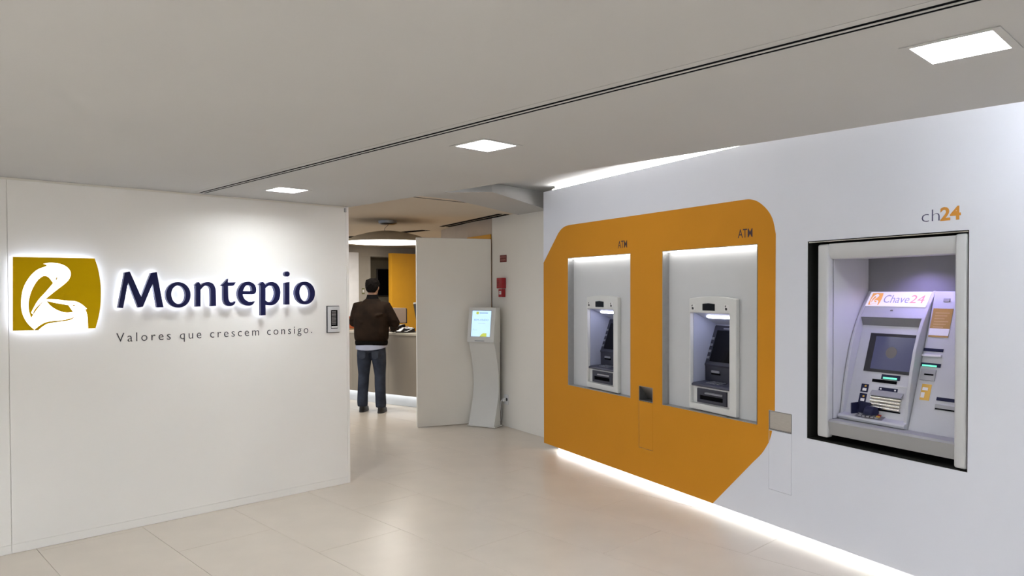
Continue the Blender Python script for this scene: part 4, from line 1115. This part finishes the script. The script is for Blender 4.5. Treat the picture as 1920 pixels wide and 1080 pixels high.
# ------------------------------------------------------------------ the man at the counter
def man():
    rz = radians(40 - 90)
    t = thing('person', 'man in a brown jacket and blue jeans seen from behind, leaning on the reception counter', 'person', (5.400, 8.328, 0), rz)
    # skin: head, neck, trunk, arms, hands and legs as one continuous body
    b = MB()
    b.rings([(0, .02, .10, .03, .05), (0, .02, .5, .03, .05)], n=6) if False else None
    b.rings([(0, 0.0, .86, .13, .085), (0, 0, .95, .15, .095), (0, .01, 1.10, .14, .09), (0, .02, 1.28, .155, .10), (0, .03, 1.40, .16, .09), (0, .035, 1.46, .11, .07), (0, .045, 1.50, .062, .062), (0, .055, 1.545, .056, .060), (0, .062, 1.60, .056, .062)], n=20)
    hd = [(0, .100, 1.548, .030, .040), (0, .090, 1.560, .048, .066), (0, .080, 1.590, .062, .086), (0, .075, 1.625, .070, .094), (0, .072, 1.66, .074, .098), (0, .070, 1.70, .076, .099), (0, .066, 1.735, .068, .089), (0, .062, 1.757, .048, .066), (0, .060, 1.766, .02, .03)]
    b.rings(hd, n=22, power=2.1)
    b.tube([(0, .168, 1.672), (0, .178, 1.655), (0, .190, 1.632), (0, .176, 1.622)], [.008, .011, .015, .012], 8)      # nose
    b.ball((0, .160, 1.590), (.024, .014, .008), 10, 6)                                                                # lips
    b.ball((0, .158, 1.580), (.020, .013, .007), 10, 6)
    b.ball((0, .150, 1.690), (.055, .020, .010), 12, 6)                                                                # brow
    for s in (-1, 1):
        b.ball((s * .080, .062, 1.650), (.009, .018, .030), 8, 8)                                                      # ear
        b.ball((s * .086, .056, 1.656), (.006, .012, .020), 8, 8)
        # leg
        fx, fy = s * .135, (.03 if s < 0 else -.035)
        b.tube([(s * .085, 0, .92), (s * .10, .005, .70), (s * .115, fy * .6 + .01, .48), (fx * .97, fy - .01, .30), (fx, fy, .10), (fx, fy + .02, .05)], [.085, .072, .050, .050, .036, .034], 12)
        b.ball((fx, fy + .07, .045), (.036, .115, .030), 12, 8)
    def arm(sh, el, wr, knuck):
        b.tube([sh, tuple((a + c) / 2 for a, c in zip(sh, el)), el, tuple((a + c) / 2 for a, c in zip(el, wr)), wr], [.050, .043, .037, .036, .026], 12)
        d = (Vector(knuck) - Vector(wr)).normalized()
        side = d.cross(Vector((0, 0, 1))).normalized()
        up = side.cross(d).normalized()
        w = Vector(wr)
        palm = [w - d * .01, w + d * .03, w + d * .065, w + d * .085]
        for o in (-.024, -.008, .008, .024):
            b.tube([p + side * o * (0.7 + 0.3 * i / 3) for i, p in enumerate(palm)], [.015, .015, .014, .012], 8)
        return w, d, side, up
    def hand(w, d, side, up, thumb_side):
        for k, (o, ln) in enumerate(((-.029, .060), (-.0095, .073), (.0095, .077), (.029, .067))):
            o2 = o * (-thumb_side)
            p0 = w + d * .070 + side * o2 * .92
            p1 = p0 + d * ln * .45 + side * o2 * .10 + up * .006
            p2 = p1 + d * ln * .33 - up * .012 + side * o2 * .05
            p3 = p2 + d * ln * .22 - up * .014
            b.tube([p0, p1, p2, p3], [.0095, .0088, .0080, .0066], 8)
        q0 = w + d * .020 + side * thumb_side * .024
        q1 = q0 + d * .025 + side * thumb_side * .022 - up * .004
        q2 = q1 + d * .028 + side * thumb_side * .007 - up * .008
        q3 = q2 + d * .020 - up * .006
        b.tube([q0, q1, q2, q3], [.013, .0115, .0098, .0075], 8)
    shR, elR, wrR, knR = (.186, .02, 1.405), (.312, .03, 1.185), (.200, .350, 1.085), (.165, .52, 1.055)
    shL, elL, wrL, knL = (-.186, .02, 1.405), (-.252, .035, 1.195), (-.130, .30, 1.085), (-.06, .47, 1.06)
    hand(*arm(shR, elR, wrR, knR), -1)
    hand(*arm(shL, elL, wrL, knL), 1)
    body = remesh(b, .0058, 3).build('body', 'skin', t, smooth=True)
    for s in (-1, 1):
        MB().ball((s * .031, .1585, 1.668), (.013, .010, .008), 10, 8).build('eye', 'eye_white', body, smooth=True)
        MB().ball((s * .031, .1660, 1.668), (.0055, .004, .0055), 8, 6).build('iris', 'soft_black', body, smooth=True)
    # hair
    h = MB()
    h.rings([(0, .010, 1.592, .050, .030), (0, .012, 1.62, .072, .048), (0, .024, 1.65, .084, .068), (0, .048, 1.69, .092, .102), (0, .060, 1.73, .089, .110), (0, .060, 1.762, .070, .090), (0, .060, 1.779, .034, .046), (0, .060, 1.783, .01, .014)], n=22, power=2.1)
    h.tube([(-.05, .135, 1.742), (0, .152, 1.748), (.05, .135, 1.742)], [.020, .024, .020], 10)
    for q in range(70):
        a, z = random.uniform(0, 2 * pi), random.uniform(1.66, 1.775)
        r = math.sqrt(max(0.0, 1 - ((z - 1.70) / .085) ** 2)) if z > 1.70 else 1.0
        y = .058 + .100 * r * sin(a)
        if y > .10 and z < 1.74: continue
        h.ball((.085 * r * cos(a), y - .004, z), random.uniform(.010, .018), 6, 5)
    remesh(h, .0065, 2).build('hair', 'hair_dark', t, smooth=True)
    # jacket: trunk and sleeves as one skin, knitted hem, collar and cuffs
    j = MB()
    j.rings([(0, 0, .945, .208, .142), (0, 0, .985, .226, .155), (0, 0, 1.05, .230, .155), (0, .005, 1.16, .232, .150), (0, .012, 1.28, .232, .150), (0, .022, 1.37, .216, .138),
             (0, .028, 1.43, .178, .118), (0, .034, 1.472, .128, .098), (0, .040, 1.497, .100, .084), (0, .044, 1.512, .075, .076)], n=28, power=2.5)
    def sleeve(sh, el, wr):
        m1 = tuple(a * .5 + c * .5 for a, c in zip(sh, el)); m2 = tuple(a * .5 + c * .5 for a, c in zip(el, wr))
        j.tube([(sh[0] * .72, sh[1] + .005, sh[2] + .004), sh, m1, el, m2, (wr[0] * .94 + el[0] * .06, wr[1] * .94 + el[1] * .06, wr[2] * .94 + el[2] * .06)], [.070, .078, .074, .068, .060, .046], 16)
        j.ball(el, (.060, .060, .064), 14, 10)
        for q in range(5):
            u = .25 + q * .15
            p = [a + (c - a) * u for a, c in zip(sh, el)]
            j.tube([(p[0] - .06, p[1] - .045, p[2] - .01), (p[0], p[1] - .070, p[2] + .012), (p[0] + .06, p[1] - .045, p[2] - .006)], [.012, .016, .012], 8)
    sleeve(shR, elR, wrR); sleeve(shL, elL, wrL)
    for x0_, z0_, x1_, z1_ in ((-.16, 1.02, .02, 1.06), (.04, 1.10, .18, 1.05), (-.15, 1.22, -.02, 1.17), (.05, 1.26, .19, 1.31)):   # soft folds across the back
        xm, zm = (x0_ + x1_) / 2, (z0_ + z1_) / 2
        j.tube([(x0_, -.108, z0_), (xm, -.131, zm + .006), (x1_, -.108, z1_)], [.012, .020, .012], 8)
    jk = remesh(j, .011, 4).build('jacket', 'jacket_brown', t, smooth=True)
    MB().rings([(0, 0, .890, .204, .138), (0, 0, .900, .212, .146), (0, 0, .925, .216, .150), (0, 0, .952, .214, .149)], n=28, power=2.5, cap=False).rings(
        [(0, 0, .890, .198, .132), (0, 0, .950, .205, .140)], n=28, power=2.5).build('hem_band', 'jacket_rib', jk, smooth=True)
    MB().rings([(0, .042, 1.500, .088, .082), (0, .048, 1.530, .075, .076), (0, .052, 1.562, .068, .072)], n=24, power=2.2, cap=False).rings(
        [(0, .044, 1.500, .080, .075), (0, .052, 1.560, .061, .066)], n=24, power=2.2, cap=False).build('collar', 'jacket_rib', jk, smooth=True)
    for el, wr in ((elR, wrR), (elL, wrL)):
        a = Vector(el) * .10 + Vector(wr) * .90; c = Vector(el) * -.04 + Vector(wr) * 1.04
        MB().tube([a, a * .5 + c * .5, c], [.047, .044, .040], 16).build('cuff', 'jacket_rib', jk, smooth=True)
    # shirt tail below the jacket
    st = MB()
    n = 28
    vs, fs = [], []
    for r, (z0, hw, hdp) in enumerate(((.93, .196, .134), (.895, .206, .150), (.0, .210, .158))):
        for k in range(n):
            a = 2 * pi * k / n
            c, s = cos(a), sin(a)
            z = z0 if r < 2 else .858 - .026 * max(0.0, -s) + .016 * max(0.0, c)
            vs.append((hw * math.copysign(abs(c) ** .85, c), hdp * math.copysign(abs(s) ** .85, s), z))
    for i in range(2):
        for k in range(n):
            fs.append((i * n + k, i * n + (k + 1) % n, (i + 1) * n + (k + 1) % n, (i + 1) * n + k))
    st.add(vs, fs).build('shirt_tail', 'shirt_pale', t, smooth=True)
    # jeans
    p = MB()
    p.rings([(0, 0, .80, .165, .118), (0, -.006, .84, .180, .132), (0, -.006, .88, .182, .130), (0, 0, .94, .172, .118), (0, 0, .97, .165, .112)], n=26, power=2.3)
    for s in (-1, 1):
        fx, fy = s * .135, (.03 if s < 0 else -.035)
        p.tube([(s * .088, -.004, .86), (s * .096, -.004, .76), (s * .105, .004, .64), (s * .116, fy * .5 + .01, .50), (s * .123, fy * .8 - .004, .36), (fx * .98, fy - .012, .22), (fx, fy - .008, .13), (fx, fy - .004, .075)],
               [.100, .100, .090, .074, .073, .070, .072, .068], 18)
        for q, z in enumerate((.10, .135, .17)):                # creases over the shoe
            p.tube([(fx - .05, fy - .055, z - .008), (fx, fy - .078, z + .006), (fx + .05, fy - .052, z)], [.010, .014, .010], 8)
        for z in (.47, .52):
            p.tube([(s * .116 - .05, fy * .5 - .035, z), (s * .116, fy * .5 - .060, z + .008), (s * .116 + .05, fy * .5 - .035, z)], [.008, .012, .008], 8)
        p.ball((s * .088, -.072, .80), (.075, .058, .085), 14, 10)
    jn = remesh(p, .0095, 4).build('jeans', 'denim', t, smooth=True)
    for s in (-1, 1):
        pk = [(s * .088 - .048, .825), (s * .088 + .048, .825), (s * .088 + .042, .735), (s * .088, .715), (s * .088 - .042, .735)]
        plate([pk], -.1385, -.1345).build('back_pocket', 'denim_worn', jn)
    # shoes
    for s in (-1, 1):
        fx, fy = s * .135, (.03 if s < 0 else -.035)
        sh = MB().rings([(fx, fy + .055, .018, .046, .135), (fx, fy + .055, .04, .046, .135), (fx, fy + .035, .065, .042, .112), (fx, fy + .0, .095, .040, .068), (fx, fy - .005, .115, .040, .058)], n=20, power=2.3)
        o = sh.build('shoe', 'shoe_black', t, smooth=True)
        MB().rings([(fx, fy + .055, .0, .048, .139), (fx, fy + .055, .0178, .049, .140)], n=20, power=2.3).build('sole', 'soft_black', o)
man()
